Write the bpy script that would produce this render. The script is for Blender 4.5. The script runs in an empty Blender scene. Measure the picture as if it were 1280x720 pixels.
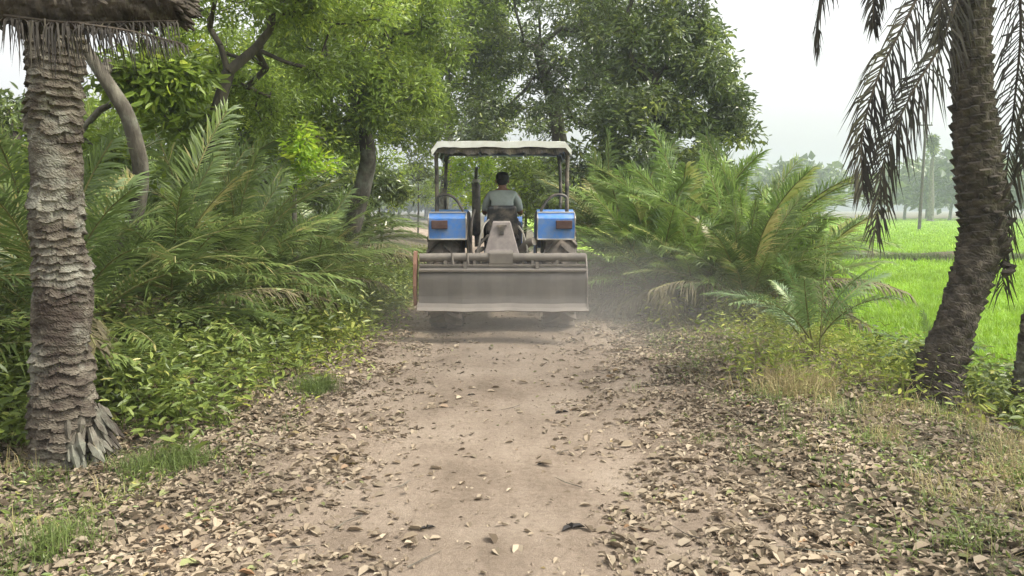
import bpy, bmesh, math, random
import numpy as np
from mathutils import Vector, Matrix
R = math.radians
SC = bpy.context.scene
COL = SC.collection
rng = np.random.default_rng(11)
random.seed(4)

# ---------------------------------------------------------------- camera, sky, sun, exposure
CAM_Z = 1.5
F = 1000.0                      # focal length in pixels of a 1280 wide picture
PITCH = math.atan(100 / F)      # the horizon lies 100 px above the middle
cam_d = bpy.data.cameras.new('camera')
cam = bpy.data.objects.new('camera', cam_d); COL.objects.link(cam)
cam.location = (0, 0, CAM_Z)
cam.rotation_euler = (math.pi / 2 - PITCH, 0, 0)
cam_d.sensor_width = 36; cam_d.lens = 36 * F / 1280
cam_d.clip_start = 0.05; cam_d.clip_end = 3000
SC.camera = cam

SUN_EL, SUN_AZ = R(56), R(105)
world = bpy.data.worlds.new("World"); SC.world = world; world.use_nodes = True
wn = world.node_tree.nodes; wl = world.node_tree.links
bg = wn['Background']
sky = wn.new('ShaderNodeTexSky'); sky.sky_type = 'NISHITA'; sky.sun_disc = False
sky.sun_elevation = SUN_EL; sky.sun_rotation = SUN_AZ
sky.air_density = 1.6; sky.dust_density = 6.0; sky.ozone_density = 1.0
hs = wn.new('ShaderNodeHueSaturation'); hs.inputs['Saturation'].default_value = 0.06
wl.new(sky.outputs[0], hs.inputs['Color']); wl.new(hs.outputs[0], bg.inputs[0])
bg.inputs[1].default_value = 0.15
sun_d = bpy.data.lights.new('sun', 'SUN'); sun_d.energy = 1.5; sun_d.angle = R(10); sun_d.color = (1, .91, .76)
sun = bpy.data.objects.new('sun', sun_d); COL.objects.link(sun)
sd = Vector((math.sin(SUN_AZ) * math.cos(SUN_EL), math.cos(SUN_AZ) * math.cos(SUN_EL), math.sin(SUN_EL)))
sun.rotation_euler = sd.to_track_quat('Z', 'Y').to_euler(); sun.location = (0, 0, 30)
SC.view_settings.view_transform = 'Standard'; SC.view_settings.look = 'None'
SC.view_settings.gamma = 1; SC.view_settings.exposure = 1.25
SC.cycles.max_bounces = 6; SC.cycles.diffuse_bounces = 3; SC.cycles.glossy_bounces = 2
SC.cycles.transmission_bounces = 4; SC.cycles.transparent_max_bounces = 6; SC.cycles.volume_bounces = 1

# ---------------------------------------------------------------- helpers
def at(px, py, Y):
    """the point at distance Y along the road that the photograph's pixel (px, py) looks at"""
    u = (px - 640) / F; v = (360 - py) / F
    c, s = math.cos(PITCH), math.sin(PITCH)
    dx, dy, dz = u, c + v * s, -s + v * c
    k = Y / dy
    return np.array([dx * k, Y, CAM_Z + dz * k])

def sstep(a, b, x):
    t = np.clip((x - a) / (b - a), 0, 1); return t * t * (3 - 2 * t)

def wob(x, y, sc, seed=0):
    r = np.random.default_rng(seed); v = 0
    for i in range(7):
        a = r.uniform(0, 6.28); f = r.uniform(.6, 1.6) / sc; p = r.uniform(0, 6.28)
        v = v + np.sin((np.cos(a) * x + np.sin(a) * y) * f * 6.28 + p + 1.3 * np.sin(x * f * 2 + i))
    return v / 7

def path_x(y):
    y = np.asarray(y, float)
    return -0.1 - 0.0042 * np.clip(y - 14, 0, 40) ** 2 - np.clip(y - 54, 0, None) * .33

FIELD_Z = -0.74
def ground_z(x, y):
    x = np.asarray(x, float); y = np.asarray(y, float)
    d = x - path_x(y)
    z = 0.035 * wob(x, y, 1.9, 1) + 0.012 * wob(x, y, .5, 2) * sstep(1.0, 1.8, abs(d))
    z += 0.22 * np.exp(-((d + 3.1) / .95) ** 2) * sstep(4.6, 6.5, y) + 0.05 * np.exp(-((d - 2.2) / .8) ** 2)
    z -= 0.022 * np.exp(-((d + .72) / .28) ** 2) + 0.022 * np.exp(-((d - .72) / .28) ** 2)   # wheel ruts
    z += (FIELD_Z - .06 - z) * sstep(3.3, 5.6, d + .4 * wob(x, y, 3, 3))
    z += (-.8 - z) * sstep(7, 10, -d)
    return z

class MB:
    """collects shapes as arrays and links them as one mesh"""
    def __init__(s): s.v = []; s.f = []; s.r = []; s.m = []; s.n = 0
    def add(s, v, f, rnd=0.5, mat=0):
        v = np.asarray(v, float).reshape(-1, 3); f = np.asarray(f, int)
        s.v.append(v); s.f.append(f + s.n); s.m.append(np.full(len(f), mat)); s.n += len(v)
        s.r.append(np.broadcast_to(np.asarray(rnd, float), (len(v),)))
        return s
    def mesh(s, name, mats, smooth=False):
        me = bpy.data.meshes.new(name)
        v = np.concatenate(s.v); me.vertices.add(len(v)); me.vertices.foreach_set('co', v.ravel())
        lens = np.concatenate([np.full(len(f), f.shape[1]) for f in s.f])
        loops = np.concatenate([f.ravel() for f in s.f])
        me.loops.add(len(loops)); me.loops.foreach_set('vertex_index', loops.astype(np.int32))
        st = np.concatenate([[0], np.cumsum(lens)[:-1]])
        me.polygons.add(len(lens)); me.polygons.foreach_set('loop_start', st.astype(np.int32))
        me.polygons.foreach_set('material_index', np.concatenate(s.m).astype(np.int32))
        me.polygons.foreach_set('use_smooth', np.full(len(lens), bool(smooth)))
        for m in (mats if isinstance(mats, (list, tuple)) else [mats]): me.materials.append(m)
        a = me.attributes.new('rnd', 'FLOAT', 'POINT'); a.data.foreach_set('value', np.concatenate(s.r).astype(np.float32))
        me.update(calc_edges=True); me.validate()
        return me
    def build(s, name, mats, parent=None, smooth=False, bevel=0):
        o = bpy.data.objects.new(name, s.mesh(name, mats, smooth)); COL.objects.link(o)
        if parent: o.parent = parent
        if bevel:
            b = o.modifiers.new('bevel', 'BEVEL'); b.width = bevel; b.segments = 2; b.limit_method = 'ANGLE'; b.angle_limit = R(40)
        return o

def tag(o, label=None, cat=None, group=None, kind=None):
    if label: o['label'] = label
    if cat: o['category'] = cat
    if group: o['group'] = group
    if kind: o['kind'] = kind
    return o

def empty(name, loc, rz=0, label=None, cat=None, group=None):
    o = bpy.data.objects.new(name, None); COL.objects.link(o); o.empty_display_size = .2
    o.location = loc; o.rotation_euler = (0, 0, rz)
    return tag(o, label, cat, group)

def unit(a):
    a = np.asarray(a, float); return a / np.maximum(np.linalg.norm(a, axis=-1, keepdims=True), 1e-9)

def spline(P, n):
    P = np.asarray(P, float)
    Q = np.vstack([2 * P[0] - P[1], P, 2 * P[-1] - P[-2]]); k = len(P) - 1
    t = np.linspace(0, k, n); i = np.minimum(t.astype(int), k - 1); u = (t - i)[:, None]
    a, b, c, d = Q[i], Q[i + 1], Q[i + 2], Q[i + 3]
    return .5 * ((2 * b) + (-a + c) * u + (2 * a - 5 * b + 4 * c - d) * u ** 2 + (-a + 3 * b - 3 * c + d) * u ** 3)

def frames(P):
    T = unit(np.gradient(P, axis=0))
    ref = np.array([0, 0, 1.]) if abs(T[:, 2]).mean() < .85 else np.array([0, 1., 0])
    S = unit(np.cross(T, ref)); U = np.cross(S, T)
    return T, S, U

def tube_arr(P, rad, sides=8, cap=True, disp=None):
    P = np.asarray(P, float); n = len(P); rad = np.broadcast_to(np.asarray(rad, float), (n,))
    T, S, U = frames(P)
    th = np.linspace(0, 2 * np.pi, sides, endpoint=False)
    rr = rad[:, None] * np.ones(sides) if disp is None else rad[:, None] * (1 + disp)
    v = P[:, None] + rr[..., None] * (np.cos(th)[None, :, None] * S[:, None] + np.sin(th)[None, :, None] * U[:, None])
    i, j = np.meshgrid(np.arange(n - 1), np.arange(sides), indexing='ij'); j2 = (j + 1) % sides
    f = np.stack([i * sides + j, i * sides + j2, (i + 1) * sides + j2, (i + 1) * sides + j], -1).reshape(-1, 4)
    return v.reshape(-1, 3), f
def tube(mb, P, rad, sides=8, rnd=.5, mat=0, cap=True, disp=None):
    v, f = tube_arr(P, rad, sides, disp=disp); mb.add(v, f, rnd, mat)
    if cap:
        n = len(P)
        mb.add(v[:sides], [list(range(sides))[::-1]], rnd, mat); mb.add(v[-sides:], [list(range(sides))], rnd, mat)
    return mb

def box(mb, c, s, rot=None, taper=(1, 1), mat=0, rnd=.5):
    x, y, z = np.array(s) / 2
    v = np.array([(-x, -y, -z), (x, -y, -z), (x, y, -z), (-x, y, -z), (-x * taper[0], -y * taper[1], z), (x * taper[0], -y * taper[1], z), (x * taper[0], y * taper[1], z), (-x * taper[0], y * taper[1], z)])
    if rot: v = v @ np.array(Matrix(((1, 0, 0), (0, 1, 0), (0, 0, 1))) if rot is None else __import__('mathutils').Euler(rot).to_matrix()).T
    mb.add(v + np.array(c), [(3, 2, 1, 0), (4, 5, 6, 7), (0, 1, 5, 4), (1, 2, 6, 5), (2, 3, 7, 6), (3, 0, 4, 7)], rnd, mat)
    return mb

def lathe_x(mb, prof, seg=48, mat=0, c=(0, 0, 0), closed=True, rnd=.5):
    """profile of (x, r) turned about the x axis"""
    prof = np.array(prof, float); th = np.linspace(0, 2 * np.pi, seg, endpoint=False); k = len(prof)
    v = np.stack([np.broadcast_to(prof[:, 0], (seg, k)), prof[:, 1][None] * np.cos(th)[:, None], prof[:, 1][None] * np.sin(th)[:, None]], -1) + np.array(c)
    f = []
    for i in range(seg):
        i2 = (i + 1) % seg
        for j in range(k if closed else k - 1):
            j2 = (j + 1) % k; f.append((i * k + j, i * k + j2, i2 * k + j2, i2 * k + j))
    mb.add(v.reshape(-1, 3), f, rnd, mat); return mb

def prism(mb, poly, x0, x1, mat=0, rnd=.5):
    """polygon of (y, z) swept from x0 to x1"""
    n = len(poly); a = [(x0, y, z) for y, z in poly] + [(x1, y, z) for y, z in poly]
    mb.add(a, [(i, (i + 1) % n, n + (i + 1) % n, n + i) for i in range(n)], rnd, mat)
    mb.add(a[:n], [list(range(n))[::-1]], rnd, mat); mb.add(a[n:], [list(range(n))], rnd, mat); return mb

def leaves(mb, pos, d, nrm, L, ratio=.38, fold=.25, rnd=None, mat=0, simple=False, curl=.12):
    """many folded leaves at once"""
    n = len(pos); d = unit(d); S = unit(np.cross(d, nrm)); U = np.cross(S, d)
    L = np.broadcast_to(np.asarray(L, float), (n,))[:, None]; W = L * ratio * .5
    rnd = np.random.default_rng(n).random(n) if rnd is None else rnd
    up = U * W * fold
    if simple:
        v = np.stack([pos, pos + d * L * .45 + S * W + up, pos + d * L - U * L * curl, pos + d * L * .45 - S * W + up], 1)
        b = np.arange(n)[:, None] * 4
        f = np.concatenate([b + [0, 1, 2], b + [0, 2, 3]])
        mb.add(v.reshape(-1, 3), f, np.repeat(rnd, 4), mat)
    else:
        v = np.stack([pos, pos + d * L * .28 + S * W * .85 + up, pos + d * L * .68 + S * W * .8 + up - U * L * curl * .4, pos + d * L - U * L * curl,
                      pos + d * L * .68 - S * W * .8 + up - U * L * curl * .4, pos + d * L * .28 - S * W * .85 + up], 1)
        b = np.arange(n)[:, None] * 6
        f = np.concatenate([b + [0, 1, 2, 3], b + [0, 3, 4, 5]])
        mb.add(v.reshape(-1, 3), f, np.repeat(rnd, 6), mat)

def rdir(n, r, zc=0., zs=1.):
    a = r.uniform(0, 2 * np.pi, n); z = r.normal(zc, zs, n)
    return unit(np.stack([np.cos(a), np.sin(a), z], 1))

# ---------------------------------------------------------------- materials
def new_mat(name):
    m = bpy.data.materials.new(name); m.use_nodes = True; nt = m.node_tree
    for n in list(nt.nodes): nt.nodes.remove(n)
    out = nt.nodes.new('ShaderNodeOutputMaterial'); p = nt.nodes.new('ShaderNodeBsdfPrincipled')
    nt.links.new(p.outputs[0], out.inputs[0])
    return m, nt, p, out
def ramp(nt, fac, stops):
    r = nt.nodes.new('ShaderNodeValToRGB'); e = r.color_ramp.elements
    while len(e) < len(stops): e.new(.5)
    for i, (p, c) in enumerate(stops): e[i].position = p; e[i].color = (*c, 1)
    nt.links.new(fac, r.inputs[0]); return r.outputs[0]
def noise(nt, scale, detail=4, rough=.55, vec=None, stretch=None):
    tc = nt.nodes.new('ShaderNodeTexCoord'); src = tc.outputs['Object']
    if stretch:
        mp = nt.nodes.new('ShaderNodeMapping'); mp.inputs['Scale'].default_value = stretch
        nt.links.new(src, mp.inputs[0]); src = mp.outputs[0]
    n = nt.nodes.new('ShaderNodeTexNoise'); n.inputs['Scale'].default_value = scale
    n.inputs['Detail'].default_value = detail; n.inputs['Roughness'].default_value = rough
    nt.links.new(src, n.inputs['Vector']); return n.outputs['Fac']
def mix(nt, fac, a, b):
    m = nt.nodes.new('ShaderNodeMix'); m.data_type = 'RGBA'
    for s, v in ((m.inputs[0], fac), (m.inputs[6], a), (m.inputs[7], b)):
        if isinstance(v, (int, float)): s.default_value = v
        elif isinstance(v, tuple): s.default_value = (*v, 1)
        else: nt.links.new(v, s)
    return m.outputs[2]
def bump(nt, p, h, strength=.5, dist=.01):
    b = nt.nodes.new('ShaderNodeBump'); b.inputs['Strength'].default_value = strength; b.inputs['Distance'].default_value = dist
    nt.links.new(h, b.inputs['Height']); nt.links.new(b.outputs[0], p.inputs['Normal'])

def leaf_mat(name, stops, rough=.45, trans=.35, spec=.5):
    if name.split('_')[0] in ('date', 'tree', 'fresh', 'lime', 'weed', 'yellow'): stops = [(p, (c[0] * 1.2, c[1] * 1.14, c[2] * .82)) for p, c in stops]
    m, nt, p, out = new_mat(name)
    at_ = nt.nodes.new('ShaderNodeAttribute'); at_.attribute_name = 'rnd'
    c = ramp(nt, at_.outputs['Fac'], stops)
    n = noise(nt, 1.1, 2)
    h = nt.nodes.new('ShaderNodeHueSaturation')
    mr = nt.nodes.new('ShaderNodeMapRange'); mr.inputs[1].default_value = .3; mr.inputs[2].default_value = .7
    mr.inputs[3].default_value = .7; mr.inputs[4].default_value = 1.35
    nt.links.new(n, mr.inputs[0]); nt.links.new(mr.outputs[0], h.inputs['Value']); nt.links.new(c, h.inputs['Color'])
    nt.links.new(h.outputs[0], p.inputs['Base Color'])
    p.inputs['Roughness'].default_value = rough; p.inputs['Specular IOR Level'].default_value = spec
    t = nt.nodes.new('ShaderNodeBsdfTranslucent')
    g = nt.nodes.new('ShaderNodeGamma'); g.inputs[1].default_value = .85
    nt.links.new(h.outputs[0], g.inputs[0]); nt.links.new(g.outputs[0], t.inputs[0])
    ms = nt.nodes.new('ShaderNodeMixShader'); ms.inputs[0].default_value = trans
    nt.links.new(p.outputs[0], ms.inputs[1]); nt.links.new(t.outputs[0], ms.inputs[2]); nt.links.new(ms.outputs[0], out.inputs[0])
    return m
def rough_mat(name, stops, scale=8, rough=.9, b=.6, bd=.02, stretch=None, metal=0, detail=6, spec=.3):
    m, nt, p, out = new_mat(name)
    n = noise(nt, scale, detail, .62, stretch=stretch)
    nt.links.new(ramp(nt, n, stops), p.inputs['Base Color'])
    p.inputs['Roughness'].default_value = rough; p.inputs['Metallic'].default_value = metal; p.inputs['Specular IOR Level'].default_value = spec
    if b: bump(nt, p, n, b, bd)
    return m
def dusty(name, col, dust=(.34, .28, .21), amt=.45, rough=.55, metal=0, scale=7):
    m, nt, p, out = new_mat(name)
    n = noise(nt, scale, 6, .65)
    f = ramp(nt, n, [(.5 - amt * .5, (0, 0, 0)), (1.0 - amt * .35, (1, 1, 1))])
    nt.links.new(mix(nt, f, col, dust), p.inputs['Base Color'])
    p.inputs['Roughness'].default_value = rough; p.inputs['Metallic'].default_value = metal
    bump(nt, p, n, .15, .004); return m

SOIL = [(.36, (.165, .126, .09)), (.46, (.25, .195, .145)), (.56, (.33, .264, .20)), (.68, (.40, .332, .26))]
def soil_mat(name, verge):
    m, nt, p, out = new_mat(name)
    a = noise(nt, 1.3, 8, .6); b_ = noise(nt, 26, 8, .7); g = noise(nt, 170, 4, .7)
    s = noise(nt, 1.0, 5, .6, stretch=(3.2, .35, 1))
    add = nt.nodes.new('ShaderNodeMath'); add.operation = 'ADD'
    m1 = nt.nodes.new('ShaderNodeMath'); m1.operation = 'MULTIPLY'; m1.inputs[1].default_value = .45
    nt.links.new(a, m1.inputs[0]); nt.links.new(m1.outputs[0], add.inputs[0])
    m2 = nt.nodes.new('ShaderNodeMath'); m2.operation = 'MULTIPLY'; m2.inputs[1].default_value = .3
    nt.links.new(b_, m2.inputs[0]); nt.links.new(m2.outputs[0], add.inputs[1])
    ad2 = nt.nodes.new('ShaderNodeMath'); ad2.operation = 'MULTIPLY_ADD'; ad2.inputs[1].default_value = .25
    nt.links.new(s, ad2.inputs[0]); nt.links.new(add.outputs[0], ad2.inputs[2])
    c = ramp(nt, ad2.outputs[0], SOIL)
    if verge:
        at_ = nt.nodes.new('ShaderNodeAttribute'); at_.attribute_name = 'rnd'
        hum = ramp(nt, b_, [(.3, (.055, .048, .03)), (.5, (.11, .095, .06)), (.7, (.17, .14, .095))])
        sub = nt.nodes.new('ShaderNodeMath'); sub.operation = 'MULTIPLY_ADD'; sub.inputs[1].default_value = .8; 
        nt.links.new(a, sub.inputs[0]); nt.links.new(at_.outputs['Fac'], sub.inputs[2])
        fac = ramp(nt, sub.outputs[0], [(.45, (0, 0, 0)), (.9, (1, 1, 1))])
        c = mix(nt, fac, c, hum)
    gr = ramp(nt, g, [(.3, (.72, .72, .72)), (.65, (1.08, 1.08, 1.08))])
    mm = nt.nodes.new('ShaderNodeMix'); mm.data_type = 'RGBA'; mm.blend_type = 'MULTIPLY'; mm.inputs[0].default_value = 1
    nt.links.new(c, mm.inputs[6]); nt.links.new(gr, mm.inputs[7]); nt.links.new(mm.outputs[2], p.inputs['Base Color'])
    p.inputs['Roughness'].default_value = .95; p.inputs['Specular IOR Level'].default_value = .15
    hh = nt.nodes.new('ShaderNodeMath'); hh.operation = 'ADD'; nt.links.new(b_, hh.inputs[0]); nt.links.new(g, hh.inputs[1])
    nb = noise(nt, 7, 5, .6); h3 = nt.nodes.new('ShaderNodeMath'); h3.operation = 'MULTIPLY_ADD'; h3.inputs[1].default_value = 2.4
    nt.links.new(nb, h3.inputs[0]); nt.links.new(hh.outputs[0], h3.inputs[2]); bump(nt, p, h3.outputs[0], .8, .02)
    return m
M = {}
M['ground'] = soil_mat('verge_soil', True); M['path'] = soil_mat('path_soil', False)
M['field'] = rough_mat('rice_crop', [(.3, (.14, .25, .008)), (.5, (.20, .33, .012)), (.7, (.26, .39, .02))], scale=.25, b=.8, bd=.05)
M['rice'] = leaf_mat('rice_blade', [(0, (.12, .235, .008)), (.5, (.205, .345, .012)), (1, (.28, .41, .03))], .5, .4)
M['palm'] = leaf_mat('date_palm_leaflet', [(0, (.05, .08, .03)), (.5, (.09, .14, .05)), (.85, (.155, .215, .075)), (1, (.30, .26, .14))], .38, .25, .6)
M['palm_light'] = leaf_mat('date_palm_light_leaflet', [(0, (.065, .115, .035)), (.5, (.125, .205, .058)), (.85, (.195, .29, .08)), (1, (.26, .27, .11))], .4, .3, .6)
M['palm_blue'] = leaf_mat('date_palm_blue_leaflet', [(0, (.07, .13, .06)), (.6, (.12, .2, .09)), (1, (.2, .28, .12))], .4, .25, .6)
M['dead'] = leaf_mat('dead_leaflet', [(0, (.018, .015, .013)), (.6, (.040, .034, .026)), (1, (.085, .075, .045))], .7, .12, .3)
M['brown_frond'] = leaf_mat('withered_leaflet', [(0, (.07, .06, .035)), (.6, (.13, .11, .06)), (1, (.19, .17, .08))], .65, .2, .3)
M['rachis'] = rough_mat('frond_stalk', [(.3, (.10, .11, .04)), (.7, (.24, .22, .09))], 12)
M['dead_rachis'] = rough_mat('dead_frond_stalk', [(.3, (.03, .025, .02)), (.7, (.09, .07, .05))], 12)
M['mango'] = leaf_mat('tree_leaf', [(0, (.042, .066, .025)), (.45, (.075, .11, .035)), (.8, (.12, .168, .045)), (1, (.24, .29, .07))], .30, .3, .9)
M['fresh'] = leaf_mat('fresh_tree_leaf', [(0, (.075, .12, .025)), (.45, (.14, .21, .035)), (.8, (.21, .30, .045)), (1, (.33, .40, .07))], .42, .42, .5)
M['lime'] = leaf_mat('lime_leaf', [(0, (.14, .25, .02)), (.5, (.26, .40, .03)), (1, (.42, .5, .06))], .42, .45, .5)
M['weed'] = leaf_mat('weed_leaf', [(0, (.045, .072, .02)), (.5, (.10, .145, .036)), (.85, (.185, .235, .07)), (1, (.38, .36, .15))], .42, .3, .5)
M['yweed'] = leaf_mat('yellow_weed_leaf', [(0, (.09, .14, .03)), (.5, (.18, .235, .05)), (1, (.34, .35, .09))], .5, .35, .4)
M['grass'] = leaf_mat('grass_blade', [(0, (.08, .12, .03)), (.6, (.16, .21, .055)), (1, (.40, .38, .15))], .5, .35, .4)
M['straw'] = leaf_mat('dry_grass_blade', [(0, (.20, .16, .08)), (.6, (.33, .27, .13)), (1, (.26, .28, .10))], .6, .3, .3)
M['litter'] = leaf_mat('dry_leaf', [(0, (.10, .075, .05)), (.3, (.19, .147, .10)), (.6, (.27, .218, .152)), (.88, (.35, .292, .212)), (.93, (.20, .115, .06)), (1, (.20, .21, .09))], .75, .12, .25)
M['bark'] = rough_mat('bark', [(.3, (.04, .034, .026)), (.55, (.11, .098, .075)), (.75, (.21, .19, .15))], 9, .95, .9, .03, (1, 1, .35))
M['bark_dark'] = rough_mat('dark_bark', [(.3, (.03, .026, .02)), (.55, (.07, .06, .045)), (.75, (.13, .115, .09))], 9, .95, .9, .03, (1, 1, .35))
def patchy(m, grey, dark):
    nt = m.node_tree; p = nt.nodes['Principled BSDF']; src = p.inputs['Base Color'].links[0].from_socket
    a = ramp(nt, noise(nt, 3.1, 5, .7), [(.50, (0, 0, 0)), (.62, (1, 1, 1))]); b = ramp(nt, noise(nt, 2.2, 4, .6, stretch=(1, 1, .7)), [(.36, (1, 1, 1)), (.50, (0, 0, 0))])
    c = mix(nt, a, src, grey); mu = nt.nodes.new('ShaderNodeMix'); mu.data_type = 'RGBA'; mu.blend_type = 'MULTIPLY'
    mm = mix(nt, .55, src, grey); c = mix(nt, a, src, mm); c2 = mix(nt, .7, c, dark); c3 = mix(nt, b, c, c2)
    nt.links.new(c3, p.inputs['Base Color'])
M['palm_bark'] = rough_mat('palm_bark', [(.30, (.022, .017, .013)), (.43, (.07, .056, .042)), (.57, (.14, .12, .09)), (.75, (.25, .225, .175))], 7, .95, 1, .03, (1, 1, 3.2), detail=9)
M['palm_bark_silhouette'] = rough_mat('silhouette_palm_bark', [(.3, (.02, .017, .013)), (.5, (.06, .049, .038)), (.75, (.14, .118, .09))], 9, .95, 1, .03, (1, 1, 1.6), detail=9)  # right palm's backlit silhouette put into the bark colour

patchy(M['palm_bark'], (.33, .33, .27), (.04, .028, .022))
patchy(M['bark'], (.22, .23, .18), (.04, .03, .025))

# ---------------------------------------------------------------- the air
def air(name, lo, hi, dens, col, aniso, label, cat, noisy=None):
    mb = MB(); lo, hi = np.array(lo), np.array(hi); box(mb, (lo + hi) / 2, hi - lo)
    m = bpy.data.materials.new(name); m.use_nodes = True; nt = m.node_tree; nt.nodes.clear()
    out = nt.nodes.new('ShaderNodeOutputMaterial'); v = nt.nodes.new('ShaderNodeVolumePrincipled')
    v.inputs['Density'].default_value = dens; v.inputs['Color'].default_value = (*col, 1); v.inputs['Anisotropy'].default_value = aniso
    nt.links.new(v.outputs[0], out.inputs['Volume'])
    if noisy: noisy(nt, v)
    o = mb.build(name, m); return tag(o, label, cat, kind='stuff')
HAZE = .0013
air('haze', (-450, -45, -3), (450, 540, 30), HAZE, (.84, .93, 1.0), .2, 'thin pale haze over the paddy', 'haze')

# ---------------------------------------------------------------- ground, path, field
def graded(lo, hi, fine_lo, fine_hi, step, growth=1.12):
    a = list(np.arange(fine_lo, fine_hi + 1e-6, step)); s = step; x = fine_hi
    while x < hi: s *= growth; x += s; a.append(x)
    s = step; x = fine_lo; b = []
    while x > lo: s *= growth; x -= s; b.append(x)
    return np.array(b[::-1] + a)
def sheet(X, Y, Zf, rnd=None):
    x, y = np.meshgrid(X, Y, indexing='ij') if X.ndim == 1 else (X, Y)
    z = Zf(x, y); n, m = x.shape
    i, j = np.meshgrid(np.arange(n - 1), np.arange(m - 1), indexing='ij')
    f = np.stack([i * m + j, (i + 1) * m + j, (i + 1) * m + j + 1, i * m + j + 1], -1).reshape(-1, 4)
    return np.stack([x, y, z], -1).reshape(-1, 3), f, (rnd(x, y).ravel() if rnd else .5)
gx = graded(-430, 430, -6, 7, .07); gy = graded(-40, 520, 1.5, 16, .07)
mb = MB()
mb.add(*sheet(gx, gy, ground_z, lambda x, y: sstep(1.1, 2.6, abs(x - path_x(y)) + .25 * wob(x, y, 1.2, 8))))
tag(mb.build('ground', M['ground'], smooth=True), 'verge soil under leaf litter beside the dirt track', 'ground', kind='structure')
py = graded(-10, 95, 1.5, 16, .05, 1.08); t = np.linspace(-1, 1, 61)
half_l = 1.28 + .16 * wob(py * 0, py, 1.1, 21); half_r = 1.32 + .16 * wob(py * 0, py, .9, 22)
tt, yy = np.meshgrid(t, py, indexing='ij')
xx = path_x(yy) + np.where(tt < 0, tt * half_l[None], tt * half_r[None])
mb = MB(); mb.add(*sheet(xx, yy, lambda x, y: ground_z(x, y) + .008 + .004 * wob(x, y, .13, 30)))
tag(mb.build('dirt_path', M['path'], smooth=True), 'dusty beige dirt track running between the trees', 'path', kind='structure')
mb = MB()
fx = graded(2, 400, 2, 4, .5, 1.1); fy = graded(-30, 165, 0, 40, 1.0, 1.05)
mb.add(*sheet(fx, fy, lambda x, y: FIELD_Z + .02 + .03 * wob(x, y, 5, 40)))
tag(mb.build('rice_field', M['field'], smooth=True), 'bright green paddy field beyond the right hand palm', 'field', kind='structure')
mb = MB(); bp = spline([(7, 36, FIELD_Z), (18, 33, FIELD_Z), (34, 33, FIELD_Z), (60, 36, FIELD_Z)], 60)
tube(mb, bp, .42 + .06 * np.sin(np.arange(60)), 8)
BUND = bp

tag(mb.build('field_bund_path', M['ground'], smooth=True), 'low grassy bund crossing the paddy field', 'bund', kind='structure')

# rice plants
def blades(mb, px, py, pz, n, h, spread, w, r, lean=.35, rlo=0, rhi=1):
    k = len(px); N = k * n
    x = np.repeat(px, n) + r.normal(0, spread, N); y = np.repeat(py, n) + r.normal(0, spread, N); z = np.repeat(pz, n)
    H = np.repeat(np.broadcast_to(h, (k,)), n) * r.uniform(.55, 1.15, N)
    a = r.uniform(0, 6.28, N); l = np.abs(r.normal(lean, lean * .6, N))
    d = np.stack([np.cos(a) * l, np.sin(a) * l, np.ones(N)], 1); S = np.stack([-np.sin(a), np.cos(a), 0 * a], 1) * w
    b = np.stack([x, y, z - .01], 1); mid = b + unit(d) * H[:, None] * .55
    tip = b + unit(d + np.stack([np.cos(a), np.sin(a), -.4 + 0 * a], 1) * l[:, None]) * H[:, None]
    v = np.stack([b - S, b + S, mid + S * .8, tip, mid - S * .8], 1); o = np.arange(N)[:, None] * 5
    rn = np.repeat(r.uniform(rlo, rhi, k), n) * .6 + r.uniform(rlo, rhi, N) * .4
    mb.add(v.reshape(-1, 3), o + [0, 1, 2, 4], np.repeat(rn, 5)); mb.f[-1] = mb.f[-1]
    mb.add(v.reshape(-1, 3), o + [4, 2, 3], np.repeat(rn, 5))
mb = MB()
for y0, y1, n, wd, per in ((6, 28, 12000, .007, 9), (24, 60, 9000, .02, 7), (50, 160, 9000, .05, 6)):
    u = rng.random(n); Y = y0 + (y1 - y0) * u ** 1.1; X = 4.6 + (Y * .72 - 2) * rng.random(n)
    blades(mb, X, Y, np.full(n, FIELD_Z), per, .30 + .03 * wob(X, Y, 9, 41), wd * 8, wd, rng, .3, .15, .85)
gb = MB(); X = np.repeat(BUND[:, 0], 60) + rng.normal(0, .5, 3600); Y = np.repeat(BUND[:, 1], 60) + rng.normal(0, .25, 3600)
blades(gb, X, Y, np.full(3600, FIELD_Z + .2), 8, .30, .12, .012, rng, .5, 0, .5)
tag(gb.build('bund_grass', M['grass']), 'darker rough grass growing along the paddy bund', 'grass', kind='stuff')
tag(mb.build('rice_plants', M['rice']), 'dense young green rice plants filling the paddy', 'rice', kind='stuff')

# ---------------------------------------------------------------- far wood across the field
mb = MB(); mt = MB()
for i in range(190):
    ang = rng.uniform(-1.25, 1.0); D = rng.uniform(150, 215)
    x = math.sin(ang) * D; y = math.cos(ang) * D
    if abs(x - float(path_x(y))) < 4: continue
    h = rng.uniform(6.5, 10.5) * (1.15 if x > 0 else 1); w = rng.uniform(3, 7)
    k = 420; d = rdir(k, rng); rr = rng.uniform(.55, 1, k)[:, None]
    lump = 1 + .25 * np.sin(d[:, :1] * 4 + i) * np.cos(d[:, 2:] * 5 + 2 * i)
    pos = np.array([x, y, h * .58]) + d * rr * lump * np.array([w, w, h * .42])
    pos[:, 2] = np.maximum(pos[:, 2], .5)
    leaves(mb, pos, rdir(k, rng), rdir(k, rng, .8, .6), rng.uniform(1.0, 2.2, k), .7, .2, np.clip(rng.normal(.4, .2, k) + rng.normal(0, .12), 0, 1), simple=True)
    tube(mt, [(x, y, -1), (x + rng.normal(0, .4), y, h * .5)], [.3, .18], 5, rng.random())
tag(mb.build('far_treeline', M['mango']), 'hazy far wood closing the paddy field', 'wood', kind='stuff')
tag(mt.build('far_tree_trunks_undergrowth', M['bark']), 'pale trunks under the far wood', 'trunks', kind='stuff')

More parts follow.
